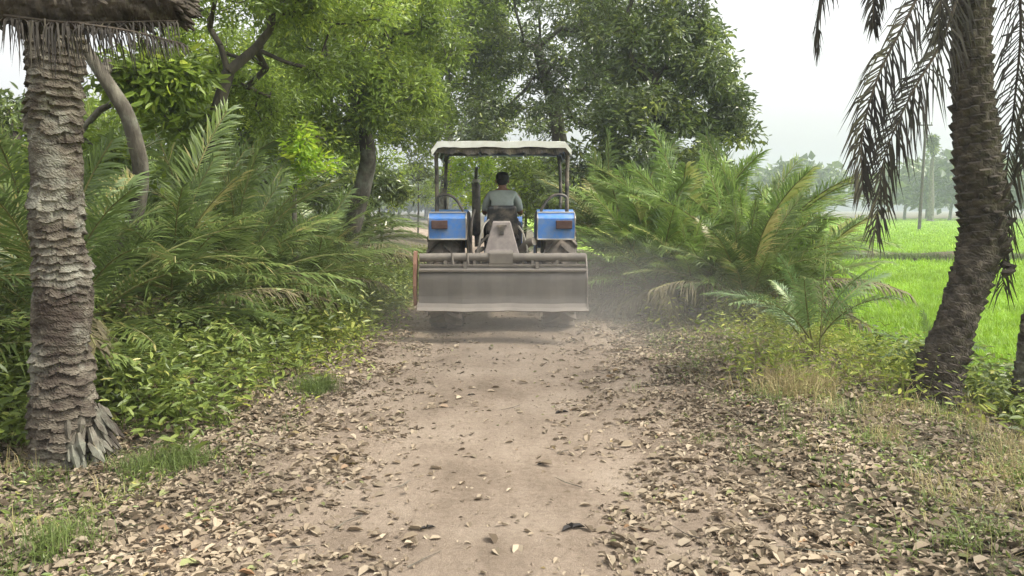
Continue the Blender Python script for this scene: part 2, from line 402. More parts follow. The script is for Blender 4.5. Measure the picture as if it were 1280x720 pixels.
# ---------------------------------------------------------------- trees
def wob3(P, sc, seed):
    r = np.random.default_rng(seed); v = 0
    for i in range(8):
        k = unit(r.normal(0, 1, 3)) * r.uniform(.6, 1.7) / sc; v = v + np.sin(P @ k * 6.28 + r.uniform(0, 6))
    return v / 5
def tree(name, label, trunk, r0, blobs, leaf, per, mat, bark, spread=.34, dens=1., group=None, cat='tree', leafratio=.36, tipr=.008, zc=-.25, clear=None, hole=.07):
    """trunk: list of points; blobs: (centre, radii, clusters)"""
    base = np.array(trunk[0], float)
    root = empty(name, base, 0, label, cat, group)
    nodes = [p for p in spline(trunk, 10)]; par = [-1] + list(range(9)); C = []
    for c, rad, k in blobs:
        k = int(k * dens); d = rdir(k, rng, 0, .8); rr = rng.uniform(.35, 1, k)[:, None] ** .6
        C.append(np.array(c) + d * rr * np.array(rad))
    C = np.concatenate(C)
    C = C[wob3(C, 1.15 * max(1, C[:, 1].mean() / 16), len(C)) > -.13 + hole]
    if clear is not None: C = C[[not clear(c) for c in C]]
    top = nodes[-1]
    order = np.argsort(np.linalg.norm(C - top, axis=1) + rng.uniform(0, .4, len(C)))
    N = np.array(nodes); depth = list(np.arange(10) * .12); tips = []
    buf = np.zeros((10 + 3 * len(C), 3)); buf[:10] = N; cnt = 10; dep = np.zeros(len(buf)); dep[:10] = depth
    first = 6
    for ci in order:
        c = C[ci]; dd = np.linalg.norm(buf[first:cnt] - c, axis=1) + .22 * dep[first:cnt]
        j = int(np.argmin(dd)) + first; p = buf[j]; L = np.linalg.norm(c - p)
        k = 1 if L < .5 else 3; last = j
        for s in range(1, k + 1):
            u = s / k; q = p + (c - p) * u + (rng.normal(0, .05 * L, 3) if s < k else 0) + np.array([0, 0, .10 * L * math.sin(math.pi * u)])
            buf[cnt] = q; par.append(last); dep[cnt] = dep[last] + L / k; last = cnt; cnt += 1
        tips.append(last)
    rad = np.zeros(cnt); 
    for t_ in tips: rad[t_] = tipr
    acc = np.zeros(cnt)
    for i in range(cnt - 1, 0, -1):
        rad[i] = max(tipr, acc[i] ** (1 / 2.2)); acc[par[i]] += rad[i] ** 2.2
    rad[0] = acc[0] ** (1 / 2.2)
    sc = r0 / max(rad[3], 1e-4); rad = np.maximum(rad * np.where(rad > .02, sc, 1), tipr)
    rad[:10] = np.linspace(r0 * 1.25, max(r0 * .7, rad[10:].max() if cnt > 10 else r0 * .7) if False else r0 * .72, 10)
    rad[10:] *= .72
    for i in range(10, cnt): rad[i] = min(rad[i], rad[par[i]] * .86 if par[i] < 10 else rad[par[i]])
    tb = MB()
    tp = np.vstack([nodes[0] - [0, 0, .15], nodes]); 
    P = spline(tp, 28); rr = np.interp(np.linspace(0, 1, 28), np.linspace(0, 1, 11), np.concatenate([[rad[0] * 1.35], rad[:10]]))
    th = np.linspace(0, 6.28, 12, endpoint=False)
    tube(tb, P - base, rr, 12, .5, disp=.10 * np.sin(3 * th[None] + np.arange(28)[:, None] * .25) + rng.normal(0, .025, (28, 12)))
    for i in range(10, cnt):
        a, b = buf[par[i]] - base, buf[i] - base
        if np.linalg.norm(b - a) < 1e-4: continue
        v, f = tube_arr([a, b], [min(rad[par[i]], rad[i] * 1.25), rad[i]], 6 if rad[i] > .02 else 3); tb.add(v, f)
    tb.build('trunk', bark, root, smooth=True)
    lb = MB(); n = len(C) * per
    ctr = np.repeat(C, per, 0) - base; off = rng.normal(0, 1, (n, 3)); off = unit(off) * (rng.random((n, 1)) ** .5) * spread * rng.uniform(.6, 1.3, (len(C), 1)).repeat(per, 0)
    off[:, 2] *= .75
    d = unit(off) * .8 + rdir(n, rng, zc, .6); nr = rdir(n, rng, .8, .8)
    rn = np.clip(np.repeat(rng.normal(.45, .22, len(C)), per) + rng.normal(0, .17, n), 0, 1)
    leaves(lb, ctr + off, d, nr, leaf * rng.uniform(.65, 1.2, n), leafratio, .3, rn, simple=leaf < .09)
    lb.build('crown', mat, root)
    return root
def E(px, py, Y, rx, ry, k, rd=None):
    return (at(px, py, Y), (rx * Y / F, rd or rx * Y / F, ry * Y / F), k)
def G(x, y): return np.array([x, y, float(ground_z(x, y))])

def sky_gap(p):
    """true for points that stand in the open strip over the paddy side"""
    d = p - np.array([0, 0, CAM_Z]); u = d[0] / d[1]; v = d[2] / d[1]
    return u > .235 + max(0, .26 - v) * .35 and v > .09
tree('mango_tree', 'tall dark-leaved tree behind the palm bushes, beside the open sky', [G(3.4, 17), at(842, 230, 17), at(835, 190, 17), at(815, 110, 17)], .20,
     [E(800, 20, 17, 85, 95, 230), E(880, 120, 17, 72, 62, 190), E(800, 150, 16.5, 60, 45, 100), E(850, 60, 17.5, 60, 60, 130), E(920, 145, 17, 40, 42, 60), E(830, 200, 16.5, 80, 25, 60)], .14, 78, M['mango'], M['bark_dark'], clear=sky_gap)
tree('broadleaf_tree', 'pale-limbed tree rising straight behind the tractor canopy', [G(1.6, 22), at(700, 180, 22), at(688, 120, 22), at(672, 60, 22)], .19,
     [E(680, 20, 22, 110, 80, 260), E(730, 120, 22, 70, 62, 150), E(625, 100, 22.5, 50, 60, 70), E(660, -40, 22, 120, 60, 140), E(640, 150, 21, 60, 30, 50), E(770, 60, 22, 60, 70, 140)], .15, 66, M['mango'], M['bark'])
tree('broadleaf_tree', 'thin airy tree seen far down the track left of the canopy', [G(-3.2, 36), at(560, 190, 36), at(560, 110, 36)], .2,
     [E(560, 90, 36, 70, 75, 130), E(520, 150, 34, 45, 45, 110), E(600, 40, 36, 70, 70, 140), E(620, 170, 34, 50, 45, 110), E(545, 215, 34, 40, 30, 60)], .24, 40, M['mango'], M['bark'], spread=.5)
tree('broadleaf_tree', 'fresh green tree left of the track with a leaning brown trunk', [G(-2.9, 13.2), at(455, 230, 13.2), at(458, 180, 13), at(440, 90, 13)], .13,
     [E(430, 50, 13, 100, 85, 260), E(490, 120, 13, 60, 48, 120), E(380, 140, 12, 60, 55, 110), E(530, 25, 14, 70, 55, 120), E(450, 160, 13, 60, 25, 50), E(470, -40, 12, 120, 50, 110)], .10, 80, M['fresh'], M['bark'])
tree('broadleaf_tree', 'dense green tree filling the gap left of the canopy, beyond the leaning trunk', [G(-3.9, 20), at(440, 220, 20), at(450, 120, 20), at(470, 60, 20)], .17,
     [E(480, 30, 20, 100, 90, 260), E(500, 150, 20, 65, 50, 150), E(400, 120, 20, 80, 80, 150), E(570, 30, 22, 80, 70, 260), E(590, 120, 24, 60, 40, 90), E(330, 100, 18, 70, 90, 170)], .13, 66, M['fresh'], M['bark'])
tree('forked_tree', 'forked dark-trunked tree above the left palm bushes', [G(-3.6, 8.9), at(248, 250, 8.8), at(262, 170, 8.6), at(285, 90, 8.5)], .085,
     [E(300, -40, 8.5, 120, 70, 170), E(360, 60, 9, 55, 50, 80), E(240, 60, 9.5, 45, 60, 75), E(420, 0, 9, 70, 50, 80), E(300, 120, 10, 60, 35, 60)], .078, 95, M['fresh'], M['bark_dark'], spread=.26)
tree('slanting_tree', 'tree with a bare grey limb slanting up behind the left palm trunk', [G(-4.2, 7.6), at(172, 260, 7.5), at(165, 160, 7.4), at(128, 95, 7.3), at(92, 40, 7.2)], .068,
     [E(195, 100, 8, 48, 30, 56), E(230, 150, 8.6, 50, 26, 24), E(110, 210, 8.6, 70, 50, 60)], .13, 46, M['fresh'], M['bark'], spread=.24)
tree('broadleaf_tree', 'leafy tree half hidden behind the leftmost palm trunk', [G(-7.6, 12), at(20, 240, 12), at(10, 150, 12)], .15,
     [E(20, 180, 12, 90, 60, 130), E(100, 150, 13, 70, 35, 50), E(320, 200, 15, 60, 60, 120), E(-60, 140, 12, 80, 60, 90)], .13, 52, M['mango'], M['bark_dark'])
tree('lime_shrub', 'bright yellow-green shrub standing between palm bushes', [G(-2.75, 10.2), at(368, 260, 10.2), at(370, 230, 10.2)], .03,
     [E(365, 175, 10.2, 22, 24, 18), E(385, 215, 10.2, 30, 26, 22), E(350, 225, 10, 26, 22, 14)], .11, 34, M['lime'], M['bark'], cat='shrub', spread=.2)
for lab, x, y, px, pyy, rx, ry, k, mm in (
        ('dense dark shrub behind the cab on its right', 1.3, 17, 735, 235, 70, 60, 170, 'mango'),
        ('tall green shrub seen through the tractor cab', .3, 20, 660, 235, 55, 50, 120, 'fresh'),
        ('leafy shrub at the track bend left of the cab', -3.6, 17, 450, 250, 60, 45, 120, 'mango'),
        ('yellowish shrub seen through the cab on its left', -1.0, 24, 590, 225, 35, 40, 90, 'lime'),
        ('hazy shrub mass left of the cab where the track vanishes', -4.4, 27, 470, 225, 55, 45, 130, 'fresh'),
        ('leafy shrub closing the bend between the leaning trunk and the cab', -4.2, 19, 425, 210, 50, 60, 150, 'fresh'),
        ('small hazy shrub closing the far end of the track, just left of the cab', -4.8, 41, 523, 232, 26, 30, 70, 'fresh'),
        ('pale shrub far behind the cab, in its right opening', 1.8, 28, 690, 240, 60, 45, 130, 'fresh'),
        ('large dark shrub under the dark-leaved tree', 3.6, 19, 830, 220, 85, 45, 150, 'mango'),
        ('mid green shrub behind the left palm bushes', -4.6, 15, 340, 250, 80, 50, 150, 'mango'),
        ('tall airy fresh green thicket between the forked tree and the slanting limb', -5.6, 12.6, 200, 170, 90, 62, 150, 'fresh'),
        ('fresh green thicket under the forked tree, reaching its fork', -4.6, 13.6, 300, 165, 70, 60, 130, 'fresh'),
        ('dim shrub between palm trunk and the frame edge', -6.8, 10, -10, 300, 90, 90, 130, 'mango')):
    tree('leafy_shrub', lab, [G(x, y), G(x, y) + [0, 0, .5], at(px, pyy, y)], .04, [E(px, pyy, y, rx, ry, k)], .14, 46, M[mm], M['bark_dark'], cat='shrub', spread=.32)

# ---------------------------------------------------------------- date palm fronds and bushes
def frond(mb, ctrl, nl=58, ll=.32, lw=.011, r0=.016, seed=0, vee=.25, droop=.06, start=.14, ang=(58, 28), mess=.12, curlz=0.):
    r = np.random.default_rng(seed); P = spline(ctrl, 36); T, S, U = frames(P)
    L = np.linalg.norm(np.diff(P, axis=0), axis=1).sum()
    tube(mb, P, np.linspace(r0, .0025, 36), 5, .7, 1)
    t = np.linspace(start, 1, nl); t = np.clip(t + r.normal(0, .003, nl), 0, 1)
    q = t * 35; i = np.minimum(q.astype(int), 34); u = (q - i)[:, None]
    p = P[i] * (1 - u) + P[i + 1] * u; T_, S_, U_ = T[i], S[i], U[i]
    tl = (t - start) / (1 - start)
    for sgn in (-1, 1):
        a = np.radians(np.interp(tl, [0, 1], ang)) + r.normal(0, mess, nl)
        vv = vee + r.normal(0, .28, nl) + .35 * ((np.arange(nl) % 3) - 1) * (1 - tl)
        ln = ll * (.35 + .75 * np.sin(np.pi * np.clip(tl * .8 + .14, 0, 1))) * r.uniform(.8, 1.1, nl)
        ln = np.where(r.random(nl) < .05, ln * .4, ln)
        d = unit(T_ * np.cos(a)[:, None] + (S_ * sgn + U_ * vv[:, None]) * np.sin(a)[:, None])
        W = unit(np.cross(d, U_ + S_ * sgn * .3)) * (lw * r.uniform(.8, 1.2, nl))[:, None]
        dz = np.array([0, 0, -1.])
        b = p; m_ = b + d * ln[:, None] * .5 + dz * (droop * ln * .6)[:, None]; e = b + d * ln[:, None] * .95 + dz * ((droop * 3 + curlz) * ln)[:, None]
        v = np.stack([b - W * .5, b + W * .5, m_ + W, e, m_ - W], 1); o = np.arange(nl)[:, None] * 5
        rn = np.clip(r.normal(.5, .2) + r.normal(0, .16, nl), 0, .97)
        mb.add(v.reshape(-1, 3), o + [0, 1, 2, 4], np.repeat(rn, 5), 0); mb.add(v.reshape(-1, 3), o + [4, 2, 3], np.repeat(rn, 5), 0)

def arch(L, a0, a1, side=0):
    n = 7; a = np.radians(np.linspace(a0, a1, n)); st = L / (n - 1); p = [np.zeros(3)]
    for k in range(n - 1):
        p.append(p[-1] + st * np.array([math.cos(a[k]), side * k / n, math.sin(a[k])]))
    return p
FR = {}
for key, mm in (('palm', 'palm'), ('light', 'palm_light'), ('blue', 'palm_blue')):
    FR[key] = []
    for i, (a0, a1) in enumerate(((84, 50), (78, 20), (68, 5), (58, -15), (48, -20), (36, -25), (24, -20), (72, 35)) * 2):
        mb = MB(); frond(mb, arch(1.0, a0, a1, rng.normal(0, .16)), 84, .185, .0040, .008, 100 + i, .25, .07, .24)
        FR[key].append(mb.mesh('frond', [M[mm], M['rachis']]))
mb = MB(); frond(mb, arch(1.0, 60, -35), 60, .19, .006, .009, 300, .1, .25, .14); DEADF = mb.mesh('frond', [M['dead'], M['dead_rachis']])
mb = MB(); frond(mb, arch(1.0, 30, -30), 60, .19, .006, .009, 301, .1, .25, .14); STRAWF = mb.mesh('frond', [M['brown_frond'], M['rachis']])

def stump(mb, h=.3, r=.12):
    n = 14; P = [(0, 0, -.08 + h * i / n) for i in range(n)]
    tube(mb, P, [r * (1 - .3 * i / n) * (1.12 if i % 2 else .92) for i in range(n)], 10)
def palm_bush(label, x, y, L, n=26, kind='palm', dead=2, upright=0., seed=0, name='date_palm_bush', h=.25):
    r = random.Random(seed + int(x * 50 + y * 17)); g = G(x, y)
    root = empty(name, g, r.uniform(0, 6), label, 'palm bush', 'wild date palm bushes')
    s = MB(); stump(s, h); s.build('trunk', M['palm_bark'], root, smooth=True)
    for i in range(n + dead):
        me = FR[kind][min(7, int(8 * (i / n) * (1 - upright))) + 8 * (i % 2)] if i < n else STRAWF
        o = bpy.data.objects.new('frond', me); COL.objects.link(o); o.parent = root
        s_ = L * r.uniform(.8, 1.15) * (1 - .15 * (i < 4)); o.scale = (s_, s_, s_)
        o.location = (r.uniform(-.06, .06), r.uniform(-.06, .06), h * r.uniform(.4, .9))
        o.rotation_euler = (r.uniform(-.18, .18), r.uniform(-.12, .12), i * 2.399 + r.uniform(-.3, .3))
    return root
LP = [  # label, x, y, length, fronds, kind
    ('lush date palm bush directly behind the scarred left palm trunk', -3.7, 6.5, 1.9, 26, 'palm'),
    ('arching date palm bush just right of the scarred trunk', -3.3, 7.7, 1.85, 30, 'palm'),
    ('date palm bush right under the forked dark tree', -3.1, 9.1, 1.85, 30, 'palm'),
    ('grey-green date palm bush behind the lime shrub', -4.1, 10.6, 2.5, 28, 'palm'),
    ('spreading date palm bush level with the left rear wheel', -2.8, 11.0, 1.45, 28, 'palm'),
    ('date palm bush at the foot of the leaning brown trunk', -3.2, 13.4, 1.75, 26, 'palm'),
    ('date palm bush where the track bends away', -3.7, 16.8, 1.9, 24, 'light'),
    ('tall date palm bush behind the leftmost trunk', -5.2, 8.8, 2.7, 30, 'palm'),
    ('tall shaded date palm bush under the slanting limb', -5.0, 11.9, 3.0, 30, 'palm'),
    ('pale date palm bush far along the left verge', -4.6, 22, 2.6, 22, 'light'),
    ('dark date palm bush cut by the left frame edge', -4.6, 5.6, 1.9, 22, 'palm'),
    ('bright date palm bush beside the right rear wheel', 2.0, 12.2, 1.9, 34, 'light'),
    ('big yellow-green date palm bush below the dark tree', 2.75, 12.6, 2.35, 36, 'light'),
    ('dark-based date palm bush leaning over the paddy edge', 3.35, 11.4, 2.2, 36, 'light'),
    ('arching date palm bush close behind the right mudguard', 1.95, 14.6, 2.5, 30, 'palm'),
    ('date palm bush at the back of the right clump', 4.1, 14.2, 2.6, 32, 'palm'),
    ('far date palm bush beyond the right clump', 2.8, 17.5, 2.7, 28, 'palm'),
    ('low date palm bush hanging into the paddy', 4.3, 12.3, 2.0, 28, 'palm'),
    ('low arching date palm bush leaning over the track edge, nearest the cab', 1.95, 11.1, 1.6, 28, 'light'),
    ('squat shaded date palm bush in front of the dark-based one', 3.0, 10.1, 1.5, 28, 'palm'),
    ('young date palm bush in the dust behind the blade corner', 2.45, 10.6, 1.35, 24, 'light'),
]
for i, (lab, x, y, L, n, k) in enumerate(LP): palm_bush(lab, x, y, L, n + (8 if x < 0 else 4), k, seed=i, upright=.12 if x < 0 else .42)
palm_bush('small bluish young date palm with stiff upright fronds at paddy edge', 2.95, 7.7, 1.3, 10, 'blue', dead=0, upright=.35, seed=77, h=.12)
palm_bush('seedling date palm beside the dark leaning trunk', 4.0, 7.4, .8, 8, 'blue', dead=0, upright=.2, seed=78, h=.08)

# ---------------------------------------------------------------- palm trunks
def palm_trunk(mb, pts, radii, rows=.075, amp=.14, seed=0, n=300, sides=72, ring=False):
    r = np.random.default_rng(seed); P = spline(pts, n); rad = np.interp(np.linspace(0, 1, n), np.linspace(0, 1, len(radii)), radii)
    s = np.concatenate([[0], np.cumsum(np.linalg.norm(np.diff(P, axis=0), axis=1))])[:, None]
    th = np.linspace(0, 2 * np.pi, sides, endpoint=False)[None]
    k = 7
    w = .35 * np.sin(th * 2 + s * 3) + .25 * np.sin(th * 5 - s * 7 + 1)
    if ring:
        cw = th / (2 * np.pi) * 8 + .35 * np.sin(s * 6) + .2 * np.sin(s * 15); cc_ = np.floor(cw); off = np.modf(np.abs(np.sin(cc_ * 37.7) * 9431.3))[0]
        ph = s / rows + w * .35 + .7 * np.sin(s * 5.1) + .45 * off + .25 * np.cos((cw - cc_ - .5) * 3.1)
        saw = (ph % 1.0); cell = np.floor(ph)
        hsh = np.modf(np.abs(np.sin(cell * 12.9898 + np.floor(th * 1.9 + cell * 2.3) * 78.2) * 43758.5))[0]
        gate = .10 + .90 * (1 - sstep(.22, .05, abs(s - 1.03 + .05 * np.sin(th * 2))) * .95) * (1 - sstep(.20, .05, abs(s - 1.88 + .06 * np.sin(th * 2 + 1))) * .9)
        d0 = .10 * np.sin(s * 7.3 + th) * np.sin(s * 3.1) + .07 * np.sin(s * 17 + th * 2) * np.sin(s * 5)
        d = amp * ((1 - saw) ** 1.6 - .45 + (hsh - .5) * 1.1) * gate + d0
    else:
        ph = s / rows; row = np.floor(ph + (th / (2 * np.pi)) * 2); saw = (ph + (th / (2 * np.pi)) * 2) % 1
        col = (th / (2 * np.pi) * k + row * .5 + w * .15); cf = np.abs((col % 1) - .5) * 2
        hsh = np.modf(np.abs(np.sin(row * 12.9 + np.floor(col) * 78.2) * 43758.5))[0]
        d = amp * (saw ** .8 * (1 - cf ** 2) * (.5 + hsh) - .35)
    d = d + .035 * np.sin(th * 3 + s * 9) * np.sin(s * 23 + th) + r.normal(0, .012, (n, sides))
    v, f = tube_arr(P, rad, sides, disp=d); mb.add(v, f, .5)
    return P

# left palm, its trunk scarred and ringed, roots spreading at the foot
root = empty('date_palm', G(-2.52, 4.62), 0, 'thick scarred date palm trunk with ringed bark at the left edge', 'palm tree')
o0 = np.array(root.location)
mb = MB(); pts = [at(92, 612, 4.62), at(80, 540, 4.6), at(76, 450, 4.6), at(78, 350, 4.6), at(72, 250, 4.6), at(68, 150, 4.6), at(66, 60, 4.6), at(62, -90, 4.6), at(60, -260, 4.6)]
palm_trunk(mb, np.array(pts) - o0, [.205, .175, .158, .152, .132, .142, .15, .16, .16], .052, .13, 5, 560, 120, ring=True)
mb.build('trunk', M['palm_bark'], root)
mb = MB()
for i in range(60):
    a = rng.uniform(-1.2, 1.0); z = rng.uniform(-.02, .28); rr = rng.uniform(.15, .17) + .05 * (1 - z / .28) * rng.random()
    c = np.array([math.cos(a) * rr, math.sin(a) * rr, z]) + (pts[0] - o0) * [1, 1, 0]
    c[2] = max(c[2], .0); e = c + np.array([math.cos(a) * rng.uniform(.0, .09) + rng.normal(0, .03), math.sin(a) * .05, -rng.uniform(.03, .11)])
    tube(mb, [c + [0, 0, .05], (c + e) / 2 + [0, 0, .02], e], [.010, .022 * rng.uniform(.5, 1.4), .006], 5, rng.random())
mb.build('root_fringe', M['bark'], root)
mb = MB()
ptop = pts[-1] - o0
for i in range(16):
    a = i * 2.399; el = rng.uniform(.1, .9); L = 2.0
    c1 = ptop + np.array([math.cos(a) * .6, math.sin(a) * .6, .7 * el]); c2 = ptop + np.array([math.cos(a) * 1.4, math.sin(a) * 1.4, .8 * el]); c3 = ptop + np.array([math.cos(a) * 2.1, math.sin(a) * 2.1, .4 * el - .1])
    frond(mb, [ptop, c1, c2, c3], 50, .35, .012, .02, 500 + i)
mb.build('crown', [M['palm'], M['rachis']], root)

# right palm, its bark coloured as a dark silhouette against the sky, bent, with dead fronds hanging from its crown
root = empty('date_palm', G(3.30, 6.15), 0, 'dark bent date palm trunk with hanging dead fronds before the paddy', 'palm tree')
o0 = np.array(root.location)
pts = [at(1160, 525, 6.1), at(1178, 455, 6.15), at(1203, 380, 6.25), at(1227, 298, 6.35), at(1222, 200, 6.35), at(1215, 100, 6.35), at(1216, 0, 6.35), at(1222, -120, 6.35), at(1228, -250, 6.35)]
mb = MB(); palm_trunk(mb, np.array(pts) - o0, [.215, .165, .140, .160, .168, .142, .135, .14, .15], .07, .22, 9, 420, 84)
mb.build('trunk', M['palm_bark_silhouette'], root)
mb = MB()
for i in range(46):       # a shaggy collar of broken leaf bases where the trunk bends
    a = i * 2.4; p = at(1238, 300 - rng.uniform(-50, 70), 6.35) - o0 - [.04, 0, 0]
    c = p + np.array([math.cos(a) * .115, math.sin(a) * .115, 0]); e = c + np.array([math.cos(a) * .09, math.sin(a) * .09, rng.uniform(-.02, .12)])
    tube(mb, [c, (c + e) / 2 + [0, 0, -.01], e], [.032, .026, .010], 5, rng.random())
mb.build('leaf_base_collar', M['palm_bark_silhouette'], root)
def hang(pix, seed, ll=.30, nl=80, mats=('dead', 'dead_rachis'), lw=.0075, **k):
    mb = MB(); frond(mb, [at(*p) - o0 for p in pix], int(nl * 1.25), ll, lw, .017, seed, .0, .22, k.get('start', .1), (62, 30), .22, .15)
    mb.build('frond', [M[mats[0]], M[mats[1]]], root)
hang([(1222, -200, 6.3), (1185, -90, 6.1), (1140, 10, 5.9), (1098, 95, 5.8), (1078, 170, 5.8), (1078, 236, 5.8)], 1, .24, 90)
hang([(1228, -200, 6.3), (1210, -60, 6.2), (1180, 45, 6.1), (1138, 120, 6.0), (1105, 200, 6.0), (1094, 290, 6.0)], 2, .27, 90)
hang([(1215, -220, 6.3), (1150, -150, 6.0), (1080, -90, 5.7), (1035, -30, 5.6), (1022, 22, 5.6), (1023, 62, 5.6)], 3, .16, 70)
hang([(1218, -210, 6.3), (1170, -120, 6.2), (1120, -60, 6.0), (1094, -10, 6.0), (1092, 34, 6.0)], 4, .15, 60)
hang([(1222, -200, 6.3), (1200, -90, 6.0), (1178, -10, 5.9), (1172, 50, 5.9)], 5, .16, 60)
hang([(1228, -200, 6.4), (1262, -90, 6.5), (1276, 20, 6.5), (1268, 130, 6.5), (1256, 240, 6.5), (1254, 356, 6.5)], 6, .30, 100)
hang([(1230, -200, 6.4), (1290, -120, 6.3), (1310, 0, 6.3), (1296, 110, 6.3), (1280, 210, 6.3)], 7, .26, 80)
mb = MB(); ptop = pts[-1] - o0
for i in range(16):
    a = i * 2.399; el = rng.uniform(.3, 1.2)
    c1 = ptop + np.array([math.cos(a) * .6, math.sin(a) * .6, .8 * el]); c2 = ptop + np.array([math.cos(a) * 1.3, math.sin(a) * 1.3, 1.1 * el]); c3 = ptop + np.array([math.cos(a) * 2.0, math.sin(a) * 2.0, .8 * el])
    frond(mb, [ptop, c1, c2, c3], 50, .35, .012, .02, 600 + i)
mb.build('crown', [M['palm'], M['rachis']], root)

# palm trunk cut by the right frame edge
root = empty('date_palm', G(4.25, 6.25), 0, 'grey palm trunk foot just entering at the right frame edge', 'palm tree')
o0 = np.array(root.location)
mb = MB(); palm_trunk(mb, np.array([at(1300, 560, 6.2), at(1298, 480, 6.2), at(1306, 400, 6.2), at(1345, 260, 6.2), at(1380, 0, 6.2)]) - o0, [.24, .17, .15, .14, .14], .07, .14, 12, 200, 60)
mb.build('trunk', M['palm_bark'], root)

# made-up palm trunk and leaflet fringe, standing in for a dark video smear at top left
root = empty('smear_palm', G(-3.9, 3.2), 0, 'made-up nearly black palm trunk standing in for a video smear across the top corner, with a dangling fringe', 'palm tree')
o0 = np.array(root.location)
P = np.array([G(-3.9, 3.2) - [0, 0, .2], (-4.0, 3.3, 1.0), (-3.7, 3.5, 2.05), at(-60, -10, 3.6), at(60, 2, 3.6), at(150, 0, 3.6), at(226, -4, 3.6)])
mb = MB(); palm_trunk(mb, P - o0, [.19, .16, .15, .15, .135, .125, .115], .06, .12, 15, 260, 60)
for i in range(110):
    a = rng.uniform(0, 6.28); k = rng.random(); k = 1 if i < 70 else k; c = (P[-1] * k + P[3] * (1 - k)) - o0; q = rng.uniform(.02, .10) if k == 1 else .115
    c = c + np.array([-.02, math.cos(a) * q, math.sin(a) * q]); e = c + np.array([rng.uniform(.03, .09) if k == 1 else .05, math.cos(a) * .03, math.sin(a) * .03 - .02])
    tube(mb, [c, (c + e) / 2, e], [.016, .014, .005], 5, rng.random())
mb.build('trunk', M['palm_bark_silhouette'], root)
mb = MB()
a_, b_ = at(5, 20, 3.5) - o0, at(222, 26, 3.5) - o0
frond(mb, [a_, a_ * .6 + b_ * .4 + [0, 0, -.02], b_], 90, .11, .0036, .010, 801, 0, .5, .0, (75, 50), .4, .6)
c_, d_ = at(100, 30, 3.45) - o0, at(230, 55, 3.45) - o0
frond(mb, [c_, c_ * .5 + d_ * .5 + [0, 0, .01], d_], 46, .09, .004, .008, 802, 0, .3, .0, (70, 40), .3, .3)
mb.build('smear_fringe', [M['dead'], M['dead_rachis']], root)

# ---------------------------------------------------------------- far poles and the slim tree in the paddy
root = empty('utility_pole', (at(1149, 285, 80)[0], 80, FIELD_Z), 0, 'thin dark utility pole standing in the far paddy', 'pole')
ht = at(1150, 150, 80)[2] - FIELD_Z
mb = MB(); tube(mb, [(0, 0, -.3), (.15, 0, ht)], [.17, .11], 10); mb.build('shaft', M['bark_dark'], root, smooth=True)
mb = MB(); box(mb, (.15, 0, ht - .5), (1.3, .1, .12)); mb.build('crossarm', M['bark_dark'], root)
mb = MB(); [tube(mb, [(.15 + x, 0, ht - .44), (.15 + x, 0, ht - .2)], .05, 8) for x in (-.55, 0, .55)]; mb.build('insulator', M['bark'], root)
tree('slim_tree', 'tall slim tree with a diamond-shaped top rising over the far wood', [at(1163, 275, 125), at(1164, 240, 125), at(1165, 205, 125)], .4,
     [E(1165, 200, 125, 7, 12, 70), E(1165, 183, 125, 3, 14, 40)], .6, 34, M['mango'], M['bark'], spread=.6)
TRACTOR_PLACE = None

# ---------------------------------------------------------------- tractor with a leveller blade
M['blue'] = dusty('blue_paint', (.03, .19, .60), (.22, .27, .33), .42, .42, 0, 11)
M['black'] = dusty('black_metal', (.02, .02, .022), amt=.25, rough=.5)
M['rubber'] = dusty('tyre_rubber', (.022, .021, .02), (.22, .18, .14), .55, .85)
M['rim'] = dusty('rim_paint', (.45, .43, .38), amt=.5, rough=.5)
M['iron'] = dusty('dusty_iron', (.06, .054, .048), (.19, .165, .135), .75, .7, .1, 5)
M['blade'] = dusty('blade_steel', (.055, .05, .044), (.125, .11, .092), .7, .6, .25, 3)
M['blade_lit'] = dusty('lit_blade_steel', (.12, .105, .09), (.20, .175, .145), .7, .55, .3, 5)  # paler blade steel: light caught by lip and flange put into the colour
M['rust'] = dusty('rusty_bar', (.13, .05, .03), (.25, .15, .10), .5, .8, .1, 9)
M['roof'] = dusty('canopy_sheet', (.72, .74, .70), (.50, .48, .40), .35, .6)
M['lamp'] = dusty('tail_lamp', (.05, .018, .015), (.13, .09, .08), .4, .25)
M['seat'] = dusty('seat_vinyl', (.018, .018, .02), amt=.15, rough=.55)
M['pink'] = dusty('primer_dust', (.12, .10, .095), (.27, .235, .21), .6, .75, 0, 14)
TX, TY = -.12, 10.1
tr = empty('tractor', (TX, TY, float(ground_z(TX, TY)) - .01), 0, 'blue farm tractor with a white canopy and a wide grey leveller blade', 'tractor')

